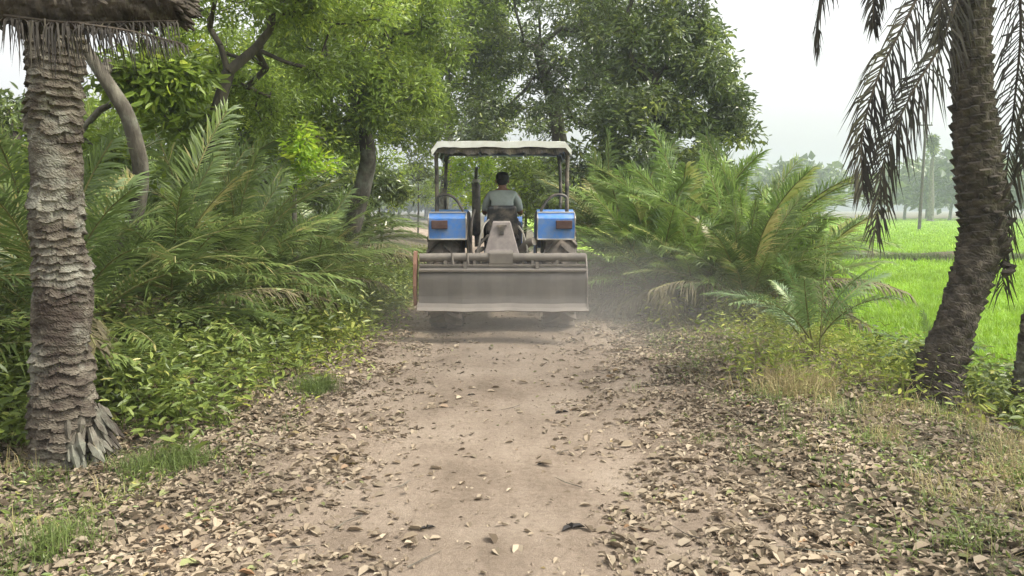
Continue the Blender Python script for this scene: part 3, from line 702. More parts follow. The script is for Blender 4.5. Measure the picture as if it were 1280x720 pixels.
def wheel(name, x, y, Rr, W, lugs, big):
    w = MB()
    s = 1 if x > 0 else -1
    lathe_x(w, [(-W * .42, Rr * .60), (-W * .30, Rr * .55), (-.02, Rr * .52), (.02 * s, Rr * .2), (.05 * s, 0.005), (.08 * s, 0.005), (.07 * s, Rr * .2), (.05, Rr * .50), (W * .30, Rr * .57), (W * .42, Rr * .62)][::1], 40, closed=False)
    for k in range(8):
        a = k * math.pi / 4; tube(w, [(.06 * s, math.cos(a) * Rr * .15, math.sin(a) * Rr * .15), (.10 * s, math.cos(a) * Rr * .15, math.sin(a) * Rr * .15)], .014, 6)
    wo = w.build(name, M['rim'], tr, smooth=True); wo.location = (x, y, Rr)
    t_ = MB()
    c = Rr * .93
    lathe_x(t_, [(-W * .40, Rr * .60), (-W * .5, Rr * .68), (-W * .5, Rr * .80), (-W * .44, c * .97), (-W * .25, c), (0, c * 1.008), (W * .25, c), (W * .44, c * .97), (W * .5, Rr * .80), (W * .5, Rr * .68), (W * .40, Rr * .60), (0, Rr * .57)], 64)
    for k in range(lugs):
        for sg in (-1, 1):
            a0 = 2 * math.pi * (k + (0 if sg > 0 else .5)) / lugs; pts = []
            for u in (0.02, .5, .93, 1.0):
                aa = a0 + u * .30 * (1 if big else .5); rr_ = (c if u < .9 else c * .96)
                pts.append((sg * W * .5 * u, aa, rr_))
            wd = (.030 if big else .02)
            v = []; f = []
            for q, (lx, aa, r_) in enumerate(pts):
                for da, hh in ((-1, -.01), (1, -.01), (.7, Rr - c), (-.7, Rr - c)):
                    a_1 = aa + da * wd / Rr; rr = r_ + hh; v.append((lx, math.cos(a_1) * rr, math.sin(a_1) * rr))
                if q: b = (q - 1) * 4; f += [(b + e, b + (e + 1) % 4, b + 4 + (e + 1) % 4, b + 4 + e) for e in range(4)]
            n_ = len(v); f += [(0, 3, 2, 1), (n_ - 4, n_ - 3, n_ - 2, n_ - 1)]
            t_.add(v, f, .5)
    t_.build('tyre', M['rubber'], wo)
for sx in (-1, 1):
    wheel('rear_wheel', .70 * sx, 0, .69, .40, 20, True); wheel('front_wheel', .60 * sx, 2.02, .37, .20, 16, False)
    # mudguard: rear face panel, sloped top, arc over the tyre, inner side plate
    f = MB(); xa, xb = (.42 * sx, .86 * sx)
    out = [(-.66, 1.15), (-.68, 1.40), (-.60, 1.455), (-.30, 1.50), (.10, 1.47), (.42, 1.30), (.62, 1.00)]
    inn = [(.60, .985), (.40, 1.28), (.09, 1.448), (-.30, 1.478), (-.59, 1.433), (-.655, 1.39), (-.637, 1.15)]
    prism(f, out + inn, min(xa, xb), max(xa, xb))
    fo = f.build('mudguard', M['blue'], tr, bevel=.006)
    tm = MB(); tube(tm, [(xa, -.672, 1.15), (xa, -.692, 1.40), (xa, -.605, 1.468), (xb, -.605, 1.468), (xb, -.692, 1.40), (xb, -.672, 1.15)], .009, 6); tube(tm, [(xa, -.668, 1.152), (xb, -.668, 1.152)], .010, 6)
    tm.build('edge_trim', M['rim'], fo)
    sp = MB(); prism(sp, [(-.655, 1.15), (-.655, 1.40), (-.59, 1.44), (-.30, 1.483), (.10, 1.455), (.40, 1.285), (.60, .99), (.5, .78), (-.1, .78), (-.4, .9)], min(xa - .012 * sx, xa), max(xa - .012 * sx, xa))
    sp.build('side_plate', M['black'], fo)
    l = MB(); lx = .73 * sx; box(l, (lx, -.695, 1.325), (.19, .05, .10)); l.build('tail_light', M['lamp'], fo, bevel=.008)
    h = MB(); hx = lambda k: k * sx
    hp = spline([(hx(.78), -.55, 1.44), (hx(.775), -.55, 1.60), (hx(.74), -.55, 1.665), (hx(.62), -.55, 1.67), (hx(.53), -.55, 1.60), (hx(.47), -.55, 1.50), (hx(.465), -.55, 1.44)], 30)
    tube(h, hp, .017, 8); h.build('grab_rail', M['black'], fo, smooth=True)
    for yy_ in (-.50, .62):
        p = MB(); q = MB()
        if yy_ < 0: tube(p, spline([(.775 * sx, yy_, 1.43), (.775 * sx, yy_, 1.9), (.775 * sx, yy_, 2.16), (.71 * sx, yy_, 2.24)], 14), .024, 8)
        else: tube(p, spline([(.76 * sx, yy_, .95), (.77 * sx, yy_, 1.6), (.745 * sx, yy_, 2.16), (.68 * sx, yy_, 2.23)], 14), .022, 8)
        p.build('canopy_post', M['black'], tr, smooth=True)
    p = MB(); tube(p, [(.34 * sx, -.25, .62), (.36 * sx, -.8, .60), (.40 * sx, -1.16, .60)], .025, 8); p.build('lower_link', M['iron'], tr)
    p = MB(); tube(p, [(.24 * sx, -.2, 1.02), (.30 * sx, -.5, 1.0)], .03, 8); tube(p, [(.30 * sx, -.5, 1.0), (.36 * sx, -.75, .61)], .017, 8); p.build('lift_arm', M['iron'], tr)
# canopy
rf = MB(); nx = 25
def roof_z(u): return 2.315 - .10 * np.clip((abs(u) - .88) / .12, 0, 1) ** 2
us = np.linspace(-1, 1, nx); ys = np.linspace(-.78, .85, 13)
x_, y_ = np.meshgrid(us, ys, indexing='ij')
zt = roof_z(x_) - .03 * ((y_ - .03) / .8) ** 2 + .004 * np.sin(x_ * 9 + y_ * 11)
top = np.stack([x_ * .805, y_, zt], -1); bot = top - [0, 0, .03]
def grid_faces(n, m, flip=False):
    i, j = np.meshgrid(np.arange(n - 1), np.arange(m - 1), indexing='ij')
    q = np.stack([i * m + j, (i + 1) * m + j, (i + 1) * m + j + 1, i * m + j + 1], -1).reshape(-1, 4)
    return q[:, ::-1] if flip else q
rf.add(top.reshape(-1, 3), grid_faces(nx, 13)); rf.add(bot.reshape(-1, 3), grid_faces(nx, 13, True))
for e in (0, -1):
    a = top[:, e]; b = a - [0, 0, .07] - np.stack([0 * us, 0 * us, .004 * np.sin(us * 11) + .002 * np.sin(us * 31)], -1)
    yo = np.array([0, -.008 if e == 0 else .008, 0])
    v = np.concatenate([a + yo, b + yo, a - yo, b - yo]); k = nx
    fa = [(i, i + 1, k + i + 1, k + i) for i in range(k - 1)] + [(2 * k + i, 3 * k + i, 3 * k + i + 1, 2 * k + i + 1) for i in range(k - 1)] + [(k + i, k + i + 1, 3 * k + i + 1, 3 * k + i) for i in range(k - 1)]
    rf.add(v, fa)
    a = top[e, :]; s_ = -1 if e == 0 else 1; b = a - [0, 0, .06]; xo = np.array([.008 * s_, 0, 0])
    v = np.concatenate([a + xo, b + xo, a - xo, b - xo]); k = 13
    rf.add(v, [(i, i + 1, k + i + 1, k + i) for i in range(k - 1)] + [(2 * k + i, 3 * k + i, 3 * k + i + 1, 2 * k + i + 1) for i in range(k - 1)])
ro = rf.build('canopy', M['roof'], tr, smooth=False)
fr = MB()
for yy_ in (-.70, -.5, .05, .62, .77): tube(fr, spline([(-.775, yy_, 2.13), (-.735, yy_, 2.21), (-.6, yy_, 2.235), (.6, yy_, 2.235), (.735, yy_, 2.21), (.775, yy_, 2.13)], 24), .020, 6)
for xx_ in (-.74, -.3, .3, .74): tube(fr, [(xx_, -.74, 2.215), (xx_, .8, 2.215)], .018, 6)
fr.build('canopy_frame', M['black'], ro, smooth=True)
rg = MB()   # a torn strip of cloth lining hanging under the rear edge
us = np.linspace(-.78, .78, 60); hh = .03 + .03 * np.abs(np.sin(us * 13)) + .02 * np.random.default_rng(3).random(60)
a = np.stack([us, -.735 + 0 * us, 2.205 + 0 * us], -1); b = a - np.stack([0 * us, .01 * np.sin(us * 30), hh], -1)
rg.add(np.concatenate([a, b, a + [0, .006, 0], b + [0, .006, 0]]), [(i, i + 1, 61 + i, 60 + i) for i in range(59)] + [(120 + i, 180 + i, 181 + i, 121 + i) for i in range(59)] + [(60 + i, 61 + i, 181 + i, 180 + i) for i in range(59)])
rg.build('torn_lining', M['black'], ro)
# drive line and bonnet
b = MB(); box(b, (0, .15, .72), (.34, 1.0, .42)); box(b, (0, 1.3, .68), (.30, 1.6, .34)); tube(b, [(-.56, 0, .69), (.56, 0, .69)], .11, 16); tube(b, [(-.56, 2.02, .40), (.56, 2.02, .40)], .05, 10); box(b, (0, 2.02, .5), (.2, .2, .2)); b.build('chassis', M['iron'], tr, bevel=.015)
b = MB(); prism(b, [(.80, .88), (.80, 1.34), (1.0, 1.40), (1.9, 1.36), (2.45, 1.26), (2.52, 1.1), (2.5, .80), (1.6, .80)], -.26, .26); b.build('bonnet', M['blue'], tr, bevel=.03)
b = MB(); box(b, (0, 2.528, 1.0), (.40, .03, .30)); bo = b.build('front_grille', M['black'], tr, bevel=.006)
b = MB(); box(b, (0, .2, .80), (1.0, .9, .03)); box(b, (0, .2, .772), (.9, .1, .03)); b.build('footplate', M['iron'], tr)
b = MB(); tube(b, [(-.36, .70, 1.0), (-.36, .70, 1.14), (-.36, .70, 1.16), (-.36, .70, 1.82), (-.36, .70, 1.86)], [.025, .025, .058, .058, .03], 14); tube(b, spline([(-.36, .70, 1.84), (-.36, .70, 2.0), (-.35, .68, 2.06)], 8), .022, 8); tube(b, [(-.26, .9, 1.1), (-.36, .70, 1.05)], .025, 8)
eo = b.build('exhaust_stack', M['black'], tr, smooth=True)
b = MB(); tube(b, [(-.36, .70, 1.86), (-.36, .70, 1.90)], [.066, .045], 12); b.build('muffler_cap', M['rim'], eo)
b = MB(); box(b, (0, .72, 1.22), (.42, .12, .34)); b.build('dashboard', M['black'], tr, bevel=.02)
st = MB(); tube(st, [(0, .70, 1.28), (0, .50, 1.47)], .02, 8); so = st.build('steering_column', M['black'], tr)
st = MB(); th = np.linspace(0, 2 * np.pi, 33); nrm = unit(np.array([0, -.2, .19])); s1 = np.array([1, 0, 0]); s2 = np.cross(nrm, s1); cc = np.array([0, .50, 1.47])
tube(st, [cc + .19 * (math.cos(a) * s1 + math.sin(a) * s2) for a in th], .014, 8, cap=False)
for a in (.5, 2.6, 4.7): tube(st, [cc, cc + .19 * (math.cos(a) * s1 + math.sin(a) * s2)], .009, 6)
st.build('steering_wheel', M['black'], so, smooth=True)
s = MB(); box(s, (0, -.12, 1.15), (.42, .44, .10)); so = s.build('seat', M['seat'], tr, bevel=.04)
s = MB(); box(s, (0, -.37, 1.37), (.40, .07, .36), rot=(.12, 0, 0), taper=(.86, 1)); s.build('backrest', M['seat'], so, bevel=.03)
s = MB(); box(s, (0, -.1, 1.0), (.24, .3, .20)); s.build('seat_bracket', M['iron'], so)
s = MB(); tube(s, [(.16, .35, .85), (.20, .28, 1.25)], .009, 6); tube(s, [(.20, .28, 1.25), (.20, .28, 1.29)], .018, 8); s.build('gear_lever', M['black'], tr)
s = MB(); tube(s, spline([(-.24, -.5, .8), (-.27, -.62, 1.05), (-.22, -.6, 1.3), (-.16, -.45, 1.38)], 16), .012, 6); s.build('hydraulic_hose', M['rim'], tr, smooth=True); s = MB(); tube(s, spline([(.22, -.5, .8), (.30, -.66, 1.0), (.26, -.6, 1.2), (.2, -.4, 1.3)], 16), .012, 6); s.build('hydraulic_hose', M['rim'], tr, smooth=True)
s = MB(); tube(s, spline([(-.30, -.3, .8), (-.37, -.5, 1.0), (-.36, -.5, 1.35), (-.33, -.4, 1.5)], 16), .017, 6); s.build('control_lever', M['black'], tr, smooth=True)
# three-point mast, dusty pinkish casting between the wheels
s = MB()
prism(s, [(-.92, .93), (-.80, .93), (-.66, 1.17), (-.66, 1.36), (-.74, 1.37), (-.80, 1.2)], -.10, .10)
v = [(-.23, -.90, .90), (.23, -.90, .90), (.105, -.80, 1.36), (-.105, -.80, 1.36), (-.21, -.78, .90), (.21, -.78, .90), (.10, -.70, 1.36), (-.10, -.70, 1.36)]
s.add(v, [(0, 1, 2, 3), (1, 5, 6, 2), (5, 4, 7, 6), (4, 0, 3, 7), (3, 2, 6, 7), (1, 0, 4, 5)])
so = s.build('hitch_mast', M['pink'], tr, bevel=.012)
s = MB(); box(s, (0, -.835, 1.26), (.05, .02, .09)); box(s, (0, -.83, 1.315), (.12, .02, .018)); box(s, (0, -.90, .99), (.22, .02, .07)); s.build('mast_slot', M['black'], so)
s = MB(); tube(s, [(0, -.45, 1.05), (0, -.85, 1.08)], .03, 8); s.build('top_link', M['iron'], tr)
s = MB(); tube(s, spline([(.18, -.5, .95), (.30, -.62, 1.10), (.38, -.68, 1.13)], 10), [.05] * 10, 8); s.build('lift_casting', M['iron'], tr, smooth=True); s = MB(); tube(s, spline([(-.16, -.6, 1.2), (-.28, -.72, 1.05), (-.26, -.85, .9)], 10), .014, 6); s.build('check_chain', M['iron'], tr, smooth=True)
# leveller blade
x0, x1 = -.915, .945
def strip(mb, prof, th, xa=x0, xb=x1, rnd=.5, nseg=24, dent=.006):
    prof = np.array(prof); n = len(prof); d = unit(np.gradient(prof, axis=0)); nr = np.stack([-d[:, 1], d[:, 0]], -1)
    pa, pb = prof + nr * th / 2, prof - nr * th / 2; loop = np.concatenate([pa, pb[::-1]]); k = len(loop); V = []
    for i, x in enumerate(np.linspace(xa, xb, nseg)):
        j = dent * math.sin(x * 7 + 1) + dent * .6 * math.sin(x * 19)
        V += [(x, p[0] + j, p[1] + j * .6 * (p[1] < .5)) for p in loop]
    f = [(i * k + j, i * k + (j + 1) % k, (i + 1) * k + (j + 1) % k, (i + 1) * k + j) for i in range(nseg - 1) for j in range(k)]
    mb.add(V, f, rnd); mb.add(V[:k], [list(range(k))[::-1]]); mb.add(V[-k:], [list(range(k))])
bl = MB()
strip(bl, spline([(-1.19, .835, 0), (-1.245, .78, 0), (-1.275, .70, 0), (-1.285, .60, 0), (-1.29, .50, 0), (-1.31, .42, 0)], 20)[:, :2], .016)
bo = bl.build('leveller_blade', M['blade'], tr, smooth=False); bo.location.z = .04
e = MB(); strip(e, [(-1.312, .425), (-1.335, .38), (-1.365, .345)], .018, x0 - .01, x1 + .02); e.build('cutting_edge', M['blade_lit'], bo)
e = MB(); strip(e, [(-1.13, .845), (-1.225, .842)], .022, dent=.003); strip(e, [(-1.255, .79), (-1.285, .785)], .02, dent=.004); e.build('top_flange', M['blade_lit'], bo)
e = MB(); tube(e, [(x0, -1.14, .925), (-.5, -1.14, .93), (0, -1.14, .93), (.5, -1.14, .928), (x1, -1.14, .93)], .048, 12); e.build('cross_pipe', M['iron'], bo, smooth=True)
e = MB(); prism(e, [(-1.21, .845), (-1.21, .99), (-1.16, 1.005), (-1.08, 1.005), (-1.08, .85)], -.13, .13); e.build('mast_plate', M['iron'], bo, bevel=.02)
e = MB()
for x in (-.62, -.3, .35, .62): box(e, (x, -1.16, .865), (.03, .09, .06))
for x in (-.55, -.38): tube(e, [(x, -1.2, .98), (x + .015, -1.22, .86)], .012, 6)
e.build('pipe_bracket', M['iron'], bo)
e = MB(); prism(e, [(-1.26, .40), (-1.30, .62), (-1.27, .86), (-1.20, 1.0), (-1.12, 1.0), (-1.10, .86), (-1.18, .6), (-1.19, .4)], x0 - .06, x0 - .025); e.build('end_plate', M['rust'], bo, bevel=.006)
e = MB(); prism(e, [(-1.36, .345), (-1.31, .5), (-1.29, .7), (-1.22, .84), (-1.10, .96), (-1.08, .7), (-1.12, .4)], x1 + .002, x1 + .016); e.build('end_plate', M['blade_lit'], bo)
e = MB()
for sx in (-1, 1): box(e, (.40 * sx, -1.17, .70), (.04, .14, .36)); box(e, (0.2 * sx, -1.1, .66), (.05, .05, .5), rot=(0, .5 * sx, 0))
e.build('back_brace', M['iron'], bo)
e = MB(); box(e, (.46, -.9, .40), (.03, .03, .26)); e.build('stand_leg', M['rim'], tr)

# ---------------------------------------------------------------- dust raised by the wheels
def dust_nodes(nt, v):
    tc = nt.nodes.new('ShaderNodeTexCoord'); n = nt.nodes.new('ShaderNodeTexNoise'); n.inputs['Scale'].default_value = .9; n.inputs['Detail'].default_value = 2
    nt.links.new(tc.outputs['Object'], n.inputs['Vector'])
    mp = nt.nodes.new('ShaderNodeMapping'); mp.inputs['Location'].default_value = (-.26, -2.70, -.26); mp.inputs['Scale'].default_value = (.37, .285, 1.0)
    nt.links.new(tc.outputs['Object'], mp.inputs[0]); g = nt.nodes.new('ShaderNodeTexGradient'); g.gradient_type = 'SPHERICAL'; nt.links.new(mp.outputs[0], g.inputs[0])
    m = nt.nodes.new('ShaderNodeMath'); m.operation = 'MULTIPLY'; nt.links.new(n.outputs['Fac'], m.inputs[0]); nt.links.new(g.outputs['Fac'], m.inputs[1])
    m2 = nt.nodes.new('ShaderNodeMath'); m2.operation = 'MULTIPLY'; m2.inputs[1].default_value = .28; nt.links.new(m.outputs[0], m2.inputs[0]); nt.links.new(m2.outputs[0], v.inputs['Density'])
air('dust_haze', (-2.1, 6.0, .03), (3.0, 12.6, 1.25), 0, (1, .97, .92), .3, 'pale dust hanging around the tractor wheels', 'dust', dust_nodes)

# ---------------------------------------------------------------- driver
def skin(name, verts, edges, radii, mat, parent, root=0, sub=2, extra=None):
    me = bpy.data.meshes.new(name); me.from_pydata([tuple(v) for v in verts], edges, [])
    o = bpy.data.objects.new(name, me); COL.objects.link(o)
    md = o.modifiers.new('skin', 'SKIN'); md.use_smooth_shade = True
    for i, r_ in enumerate(radii):
        sv = me.skin_vertices[0].data[i]; sv.radius = (r_, r_) if not isinstance(r_, tuple) else r_; sv.use_root = (i == root)
    s = o.modifiers.new('sub', 'SUBSURF'); s.levels = sub; s.render_levels = sub
    dg = bpy.context.evaluated_depsgraph_get(); dg.update()
    nm = bpy.data.meshes.new_from_object(o.evaluated_get(dg)); o.modifiers.clear(); o.data = nm
    nm.materials.clear(); nm.materials.append(mat)
    if extra:
        bm = bmesh.new(); bm.from_mesh(nm)
        for c, s_ in extra:
            bmesh.ops.create_icosphere(bm, subdivisions=3, radius=1, matrix=Matrix.Translation(c) @ Matrix.Diagonal((*s_, 1)))
        for f in bm.faces: f.smooth = True
        bm.to_mesh(nm); bm.free()
    o.parent = parent
    return o
M['skin'] = rough_mat('skin', [(.3, (.16, .085, .055)), (.7, (.22, .12, .08))], 20, .55, .1, .002)
M['hair'] = rough_mat('hair', [(.3, (.006, .005, .005)), (.7, (.02, .018, .016))], 60, .6, .5, .004, (1, 1, .3))
M['shirt'] = rough_mat('shirt_cloth', [(.3, (.22, .25, .23)), (.7, (.33, .36, .33))], 6, .85, .5, .02)
M['trousers'] = rough_mat('trouser_cloth', [(.3, (.02, .02, .025)), (.7, (.045, .045, .05))], 6, .9, .5, .02)
body_v = [(0, -.13, 1.27), (0, -.16, 1.42), (0, -.15, 1.58), (0, -.12, 1.70), (0, -.09, 1.775), (0, -.075, 1.83), (0, -.06, 1.90), (0, -.065, 1.945)]
body_r = [(.15, .11), (.13, .10), (.15, .10), (.13, .085), .05, .062, .082, .068]
body_e = [(i, i + 1) for i in range(7)]
def limb(v, e, r, start, pts, rad):
    k = start
    for p, q in zip(pts, rad): v.append(p); r.append(q); e.append((k, len(v) - 1)); k = len(v) - 1
    return k
for sx in (-1, 1):
    w = limb(body_v, body_e, body_r, 3, [(.155 * sx, -.12, 1.70), (.20 * sx, -.10, 1.66), (.245 * sx, .02, 1.46), (.235 * sx, .12, 1.47), (.185 * sx, .27, 1.515), (.18 * sx, .32, 1.53)], [.06, .055, .042, .038, .026, (.034, .018)])
    hand = limb(body_v, body_e, body_r, w, [(.172 * sx, .37, 1.535)], [(.040, .018)])
    for k, (dx, ln) in enumerate(((-.030, .9), (-.010, 1), (.011, .95), (.031, .78))):
        b = np.array([.172 * sx + dx * .8, .385, 1.54])
        limb(body_v, body_e, body_r, hand, [tuple(b + [0, .02, .006]), tuple(b + [0, .045 * ln, .002]), tuple(b + [0, .055 * ln, -.022 * ln]), tuple(b + [0, .040 * ln, -.040 * ln])], [.0095, .009, .008, .007])
    b = np.array([.172 * sx, .35, 1.53])
    limb(body_v, body_e, body_r, w, [tuple(b + [-.035 * sx, .0, -.004]), tuple(b + [-.05 * sx, .03, -.012]), tuple(b + [-.045 * sx, .055, -.018])], [.012, .0105, .009])
    limb(body_v, body_e, body_r, 0, [(.10 * sx, -.06, 1.25), (.16 * sx, .14, 1.275), (.20 * sx, .34, 1.285), (.20 * sx, .37, 1.10), (.20 * sx, .36, .92), (.20 * sx, .40, .865), (.205 * sx, .52, .848)], [.09, .082, .062, .056, .036, .036, (.042, .022)])
pn = empty('person', (TX, TY - .01, .098), 0, 'dark-haired driver in a pale loose shirt sitting at the tractor wheel', 'person'); pn.scale = (.92, .92, .92)
skin('body', body_v, body_e, body_r, M['skin'], pn, extra=[((0, .02, 1.885), (.013, .022, .018)), ((-.083, -.06, 1.885), (.012, .02, .03)), ((.083, -.06, 1.885), (.012, .02, .03)), ((0, .008, 1.852), (.026, .01, .007))])
def balls(name, items, mat):
    me = bpy.data.meshes.new(name); bm = bmesh.new()
    for c, s_ in items: bmesh.ops.create_icosphere(bm, subdivisions=4, radius=1, matrix=Matrix.Translation(c) @ Matrix.Diagonal((*s_, 1)))
    for f in bm.faces: f.smooth = True
    bm.to_mesh(me); bm.free(); me.materials.append(mat); o = bpy.data.objects.new(name, me); COL.objects.link(o); o.parent = pn; return o
balls('hair', [((0, -.085, 1.93), (.092, .088, .082)), ((0, -.06, 1.965), (.084, .09, .05)), ((0, -.115, 1.885), (.078, .05, .06))], M['hair'])
balls('eye', [((-.03, .008, 1.905), (.011, .008, .008)), ((.03, .008, 1.905), (.011, .008, .008))], M['hair'])
v = [(0, -.14, 1.24), (0, -.165, 1.42), (0, -.155, 1.58), (0, -.125, 1.695), (0, -.10, 1.745)]; e = [(0, 1), (1, 2), (2, 3), (3, 4)]; r_ = [(.17, .13), (.158, .125), (.168, .12), (.125, .095), .06]
for sx in (-1, 1): limb(v, e, r_, 3, [(.155 * sx, -.12, 1.695), (.20 * sx, -.09, 1.63), (.235 * sx, .0, 1.48)], [.066, .064, .058])
skin('shirt', v, e, r_, M['shirt'], pn)
v = [(0, -.13, 1.25)]; e = []; r_ = [(.165, .125)]
for sx in (-1, 1): limb(v, e, r_, 0, [(.10 * sx, -.06, 1.255), (.16 * sx, .14, 1.275), (.20 * sx, .345, 1.285), (.20 * sx, .375, 1.10), (.20 * sx, .36, .93)], [.105, .10, .08, .078, .066])
skin('trousers', v, e, r_, M['trousers'], pn)

# ---------------------------------------------------------------- ground cover
def plants(mb, X, Y, per, hgt, leaf, rlo=0, rhi=1, ratio=.42, r=rng, spread=.13):
    """small branching weeds: leaves spiralling out along leaning stems"""
    k = len(X); Z = ground_z(X, Y); H = hgt * r.uniform(.6, 1.25, k)
    lx, ly = r.normal(0, .28, k), r.normal(0, .28, k)
    t_ = np.tile(np.linspace(.12, 1, per), k); a = np.tile(np.arange(per) * 2.4, k) + np.repeat(r.uniform(0, 6, k), per)
    Hh = np.repeat(H, per); q = t_ ** 1.3
    pos = np.stack([np.repeat(X, per) + np.repeat(lx, per) * Hh * q, np.repeat(Y, per) + np.repeat(ly, per) * Hh * q, np.repeat(Z, per) + Hh * t_], 1)
    pos += np.stack([np.cos(a), np.sin(a), 0 * a], 1) * (spread * r.uniform(0, 1, len(a)))[:, None]
    d = np.stack([np.cos(a), np.sin(a), r.normal(.05, .4, len(a))], 1); nr = rdir(len(a), r, 1.5, .6)
    sz = leaf * np.repeat(r.uniform(.7, 1.25, k), per) * r.uniform(.6, 1.15, len(a)) * (1.1 - .45 * t_)
    rn = np.clip(np.repeat(r.uniform(rlo, rhi, k), per) * .6 + r.uniform(rlo, rhi, len(a)) * .4, 0, 1)
    leaves(mb, pos, d, nr, sz, ratio, .25, rn)
    S = r.normal(0, 1, (k, 3)) * [1, 1, 0]; S = unit(S) * .004; b = np.stack([X, Y, Z - .02], 1); tp = b + np.stack([lx * H, ly * H, H], 1)
    mb.add(np.stack([b - S, b + S, tp], 1).reshape(-1, 3), np.arange(k)[:, None] * 3 + [0, 1, 2], .3)

def scatter(n, x0, x1, y0, y1, keep):
    out = np.zeros((0, 2))
    while len(out) < n:
        p = np.stack([rng.uniform(x0, x1, n * 2), y0 + (y1 - y0) * rng.random(n * 2) ** 1.25], 1); k = keep(p[:, 0], p[:, 1])
        out = np.vstack([out, p[rng.random(len(p)) < k]])
    return out[:n, 0], out[:n, 1]
D = lambda x, y: x - path_x(y)
mb = MB()
X, Y = scatter(2900, -6, -1.3, 4.6, 15, lambda x, y: sstep(1.95 - .08 * (y - 4.6), 2.4 - .10 * (y - 4.6), -D(x, y) + .4 * wob(x, y, 1.1, 50)) * (np.hypot(x + 2.52, y - 4.62) > .42))
plants(mb, X, Y, 18, .50, .115, ratio=.36)
tag(mb.build('left_bank_weeds', M['weed']), 'thick leafy green weeds along the left bank', 'weeds', kind='stuff')
mb = MB()
X, Y = scatter(1000, -4, -.9, 5.5, 26, lambda x, y: sstep(1.3, 1.7, -D(x, y) + .3 * wob(x, y, 1, 51)) * sstep(2.7, 2.0, -D(x, y)) * sstep(5.5, 8, y))
plants(mb, X, Y, 12, .24, .075, ratio=.36)
tag(mb.build('left_edge_weeds', M['yweed']), 'short yellow-green weeds edging the track on the left', 'weeds', kind='stuff')
mb = MB()
X, Y = scatter(1400, 1.3, 5.6, 5.2, 18, lambda x, y: sstep(1.7, 3.0, D(x, y) + .5 * wob(x, y, 1, 52)) * sstep(5.4, 7.4, y + .7 * D(x, y) - 1.4))
plants(mb, X, Y, 14, .38, .085, ratio=.32)
tag(mb.build('right_bank_weeds', M['yweed']), 'yellow-green weeds on the right bank above the paddy', 'weeds', kind='stuff')
mb = MB()
X, Y = scatter(420, 2.5, 5.2, 4.6, 8.2, lambda x, y: sstep(3.3, 3.9, D(x, y) + .4 * wob(x, y, .8, 53)) * (np.hypot(x - 3.2, y - 5.75) > .42))
plants(mb, X, Y, 13, .36, .11)
tag(mb.build('palm_foot_weeds', M['weed']), 'broad-leaved weeds around the dark bent palm foot', 'weeds', kind='stuff')
mb = MB()
X, Y = scatter(2300, -4.5, 5.4, 2.7, 11, lambda x, y: sstep(1.3, 2.0, abs(D(x, y)) + .5 * wob(x, y, .7, 62)) * (.3 + .7 * (wob(x, y, 1.3, 63) > 0)))
plants(mb, X, Y, 8, .10, .042, ratio=.4, spread=.05)
tag(mb.build('seedling_weeds', M['weed']), 'tiny green seedlings among the fallen leaves', 'seedlings', kind='stuff')
# grass
mb = MB(); n = 2600
X, Y = scatter(n, -5, 6, 3.0, 17, lambda x, y: sstep(1.35, 2.4, abs(D(x, y)) + .7 * wob(x, y, .8, 54)) * .8 * (wob(x, y, .6, 55) > .12))
blades(mb, X, Y, ground_z(X, Y), 11, .13, .05, .0026, rng, .5)
for cx, cy, k in ((-1.98, 4.55, 50), (-1.6, 6.4, 50), (-2.0, 3.4, 20)):
    X = rng.normal(cx, .11, k); Y = rng.normal(cy, .10, k); blades(mb, X, Y, ground_z(X, Y), 16, .17, .03, .0022, rng, .5, .1, .6)
tag(mb.build('verge_grass', M['grass']), 'thin green grass tufts among fallen leaves', 'grass', kind='stuff')
mb = MB()
X, Y = scatter(1300, -3, 5, 3.2, 16, lambda x, y: sstep(1.6, 2.6, abs(D(x, y) - .1) + .5 * wob(x, y, .8, 56)) * np.where(x > 0, 1, .25) * (wob(x, y, .7, 57) > .05))
blades(mb, X, Y, ground_z(X, Y), 12, .17, .06, .0026, rng, .6)
X = rng.normal(2.3, .22, 70); Y = rng.normal(6.3, .22, 70); blades(mb, X, Y, ground_z(X, Y), 12, .26, .05, .003, rng, .5)
tag(mb.build('dry_grass', M['straw']), 'dry straw-coloured grass on the right verge', 'grass', kind='stuff')
# fallen leaves
mb = MB(); n = 76000
def lit(x, y):
    d = abs(D(x, y) + .0); w = wob(x, y, .7, 58) + .6 * wob(x, y, .25, 59)
    return np.clip(.03 + .30 * sstep(.30, .8, d + .3 * w) * sstep(-.2, .3, w) + .85 * sstep(.6, 1.6, d + .5 * w + .12 * np.clip(5.5 - y, -1, 3)), 0, 1) * np.where(x < -3.2, .35, 1) * sstep(5.5, 3.5, D(x, y))
X, Y = scatter(n, -4.5, 5.2, 2.6, 15, lambda x, y: lit(x, y) * (.35 + .65 * sstep(-.25, .15, wob(x, y, .45, 64))))
Z = ground_z(X, Y) + .010 + np.abs(rng.normal(0, .009, n))
a = rng.uniform(0, 6.28, n); d = np.stack([np.cos(a), np.sin(a), rng.normal(0, .15, n)], 1); nr = rdir(n, rng, 3.2, .9)
leaves(mb, np.stack([X, Y, Z], 1), d, nr, (.017 + rng.gamma(2.0, .0128, n)).clip(0, .09), rng.uniform(.38, .62), .45, np.clip(rng.normal(.5, .24, n), 0, 1), curl=.22)
tag(mb.build('leaf_litter', M['litter']), 'dry brown fallen leaves scattered over both verges', 'fallen leaves', kind='stuff')
mb = MB()
X, Y = scatter(900, -4, 5, 2.7, 11, lambda x, y: .08 + .92 * sstep(1.0, 1.8, abs(D(x, y))))
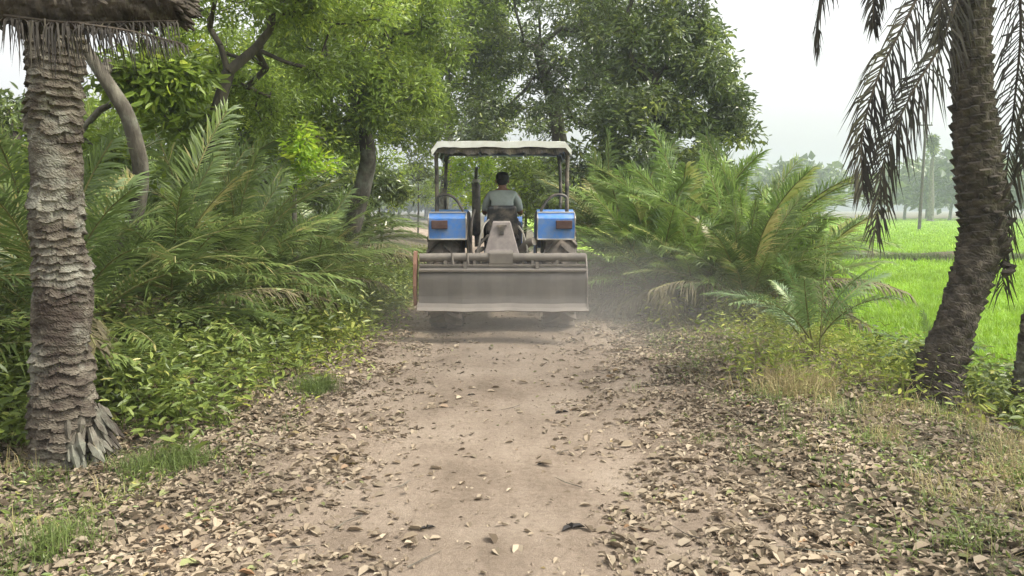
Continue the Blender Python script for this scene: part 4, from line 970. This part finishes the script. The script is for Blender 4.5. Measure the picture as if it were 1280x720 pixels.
for x, y in zip(X, Y):
    a = rng.uniform(0, 6.28); L = rng.uniform(.05, .28); b = rng.normal(0, .25)
    P = [(x + math.cos(a + b * q) * L * q, y + math.sin(a + b * q) * L * q) for q in (0, .5, 1)]
    z = float(ground_z(x, y)); tube(mb, [(p[0], p[1], z + .016 + .012 * rng.random()) for p in P], [.003, .0025, .0012], 4, rng.random(), cap=False)
tag(mb.build('twig_litter', M['bark']), 'thin dry twigs lying among the fallen leaves', 'twigs', kind='stuff')
# crumbs of soil and small stones
mb = MB(); n = 9000
X, Y = scatter(n, -2.4, 2.6, 2.6, 11, lambda x, y: .1 + .9 * sstep(.4, 1.1, abs(D(x, y)) + .5 * wob(x, y, .5, 61)))
a = rng.uniform(0, 6.28, n)
leaves(mb, np.stack([X, Y, ground_z(X, Y) + .012], 1), np.stack([np.cos(a), np.sin(a), rng.normal(0, .15, n)], 1), rdir(n, rng, 3, .8), rng.uniform(.010, .032, n), .5, .4, np.clip(rng.normal(.4, .25, n), 0, 1), simple=True)
tag(mb.build('leaf_crumbs_debris', M['litter']), 'broken bits of dry leaf strewn over the track', 'leaf bits', kind='stuff')
mb = MB(); n = 9000
X, Y = scatter(n, -2.2, 2.6, 2.6, 12, lambda x, y: .25 + .75 * sstep(.5, 1.2, abs(D(x, y)) + .4 * wob(x, y, .5, 60)))
Z = ground_z(X, Y) + .006; s_ = rng.gamma(2, .0026, n) + .002
oct_ = np.array([(1, 0, 0), (0, 1, 0), (-1, 0, 0), (0, -1, 0), (0, 0, .7), (0, 0, -.7)], float)
v = np.stack([X, Y, Z], 1)[:, None] + oct_[None] * s_[:, None, None] * rng.uniform(.6, 1.3, (n, 6, 1))
fc = np.array([(0, 1, 4), (1, 2, 4), (2, 3, 4), (3, 0, 4), (1, 0, 5), (2, 1, 5), (3, 2, 5), (0, 3, 5)])
mb.add(v.reshape(-1, 3), (np.arange(n)[:, None, None] * 6 + fc).reshape(-1, 3), np.repeat(rng.random(n), 6))
tag(mb.build('soil_crumbs_gravel', M['path']), 'small crumbs of dry soil on the track', 'soil crumbs', kind='stuff')
# the few dark scraps lying on the bare track
spots = [(718, 679, .055, 'large dark curled leaf on the bare track, the nearest one'), (530, 672, .035, 'small dark scrap on the track, left of the middle'), (680, 586, .04, 'dark scrap midway along the bare track'), (703, 519, .05, 'dark curled leaf right of the track middle, behind the blade'), (588, 500, .03, 'tiny dark leaf nearest behind the left wheel')]
for px, pyy, s_, lab in spots:
    Y = 1.5 / ((pyy - 260) / F); x = (px - 640) / F * Y; p = G(x, Y) + [0, 0, .014]; mb = MB()
    k = 3; a = np.array([.3, 1.9, 3.8])
    leaves(mb, np.zeros((k, 3)), np.stack([np.cos(a), np.sin(a), [.3, .2, .35]], 1), np.array([[0, 0, 1.]] * k), s_ * 1.15, .55, .6, np.zeros(k), curl=.35)
    o = mb.build('fallen_leaf', M['dead']); o.location = p; tag(o, lab, 'leaf', 'dark leaves lying on the track')
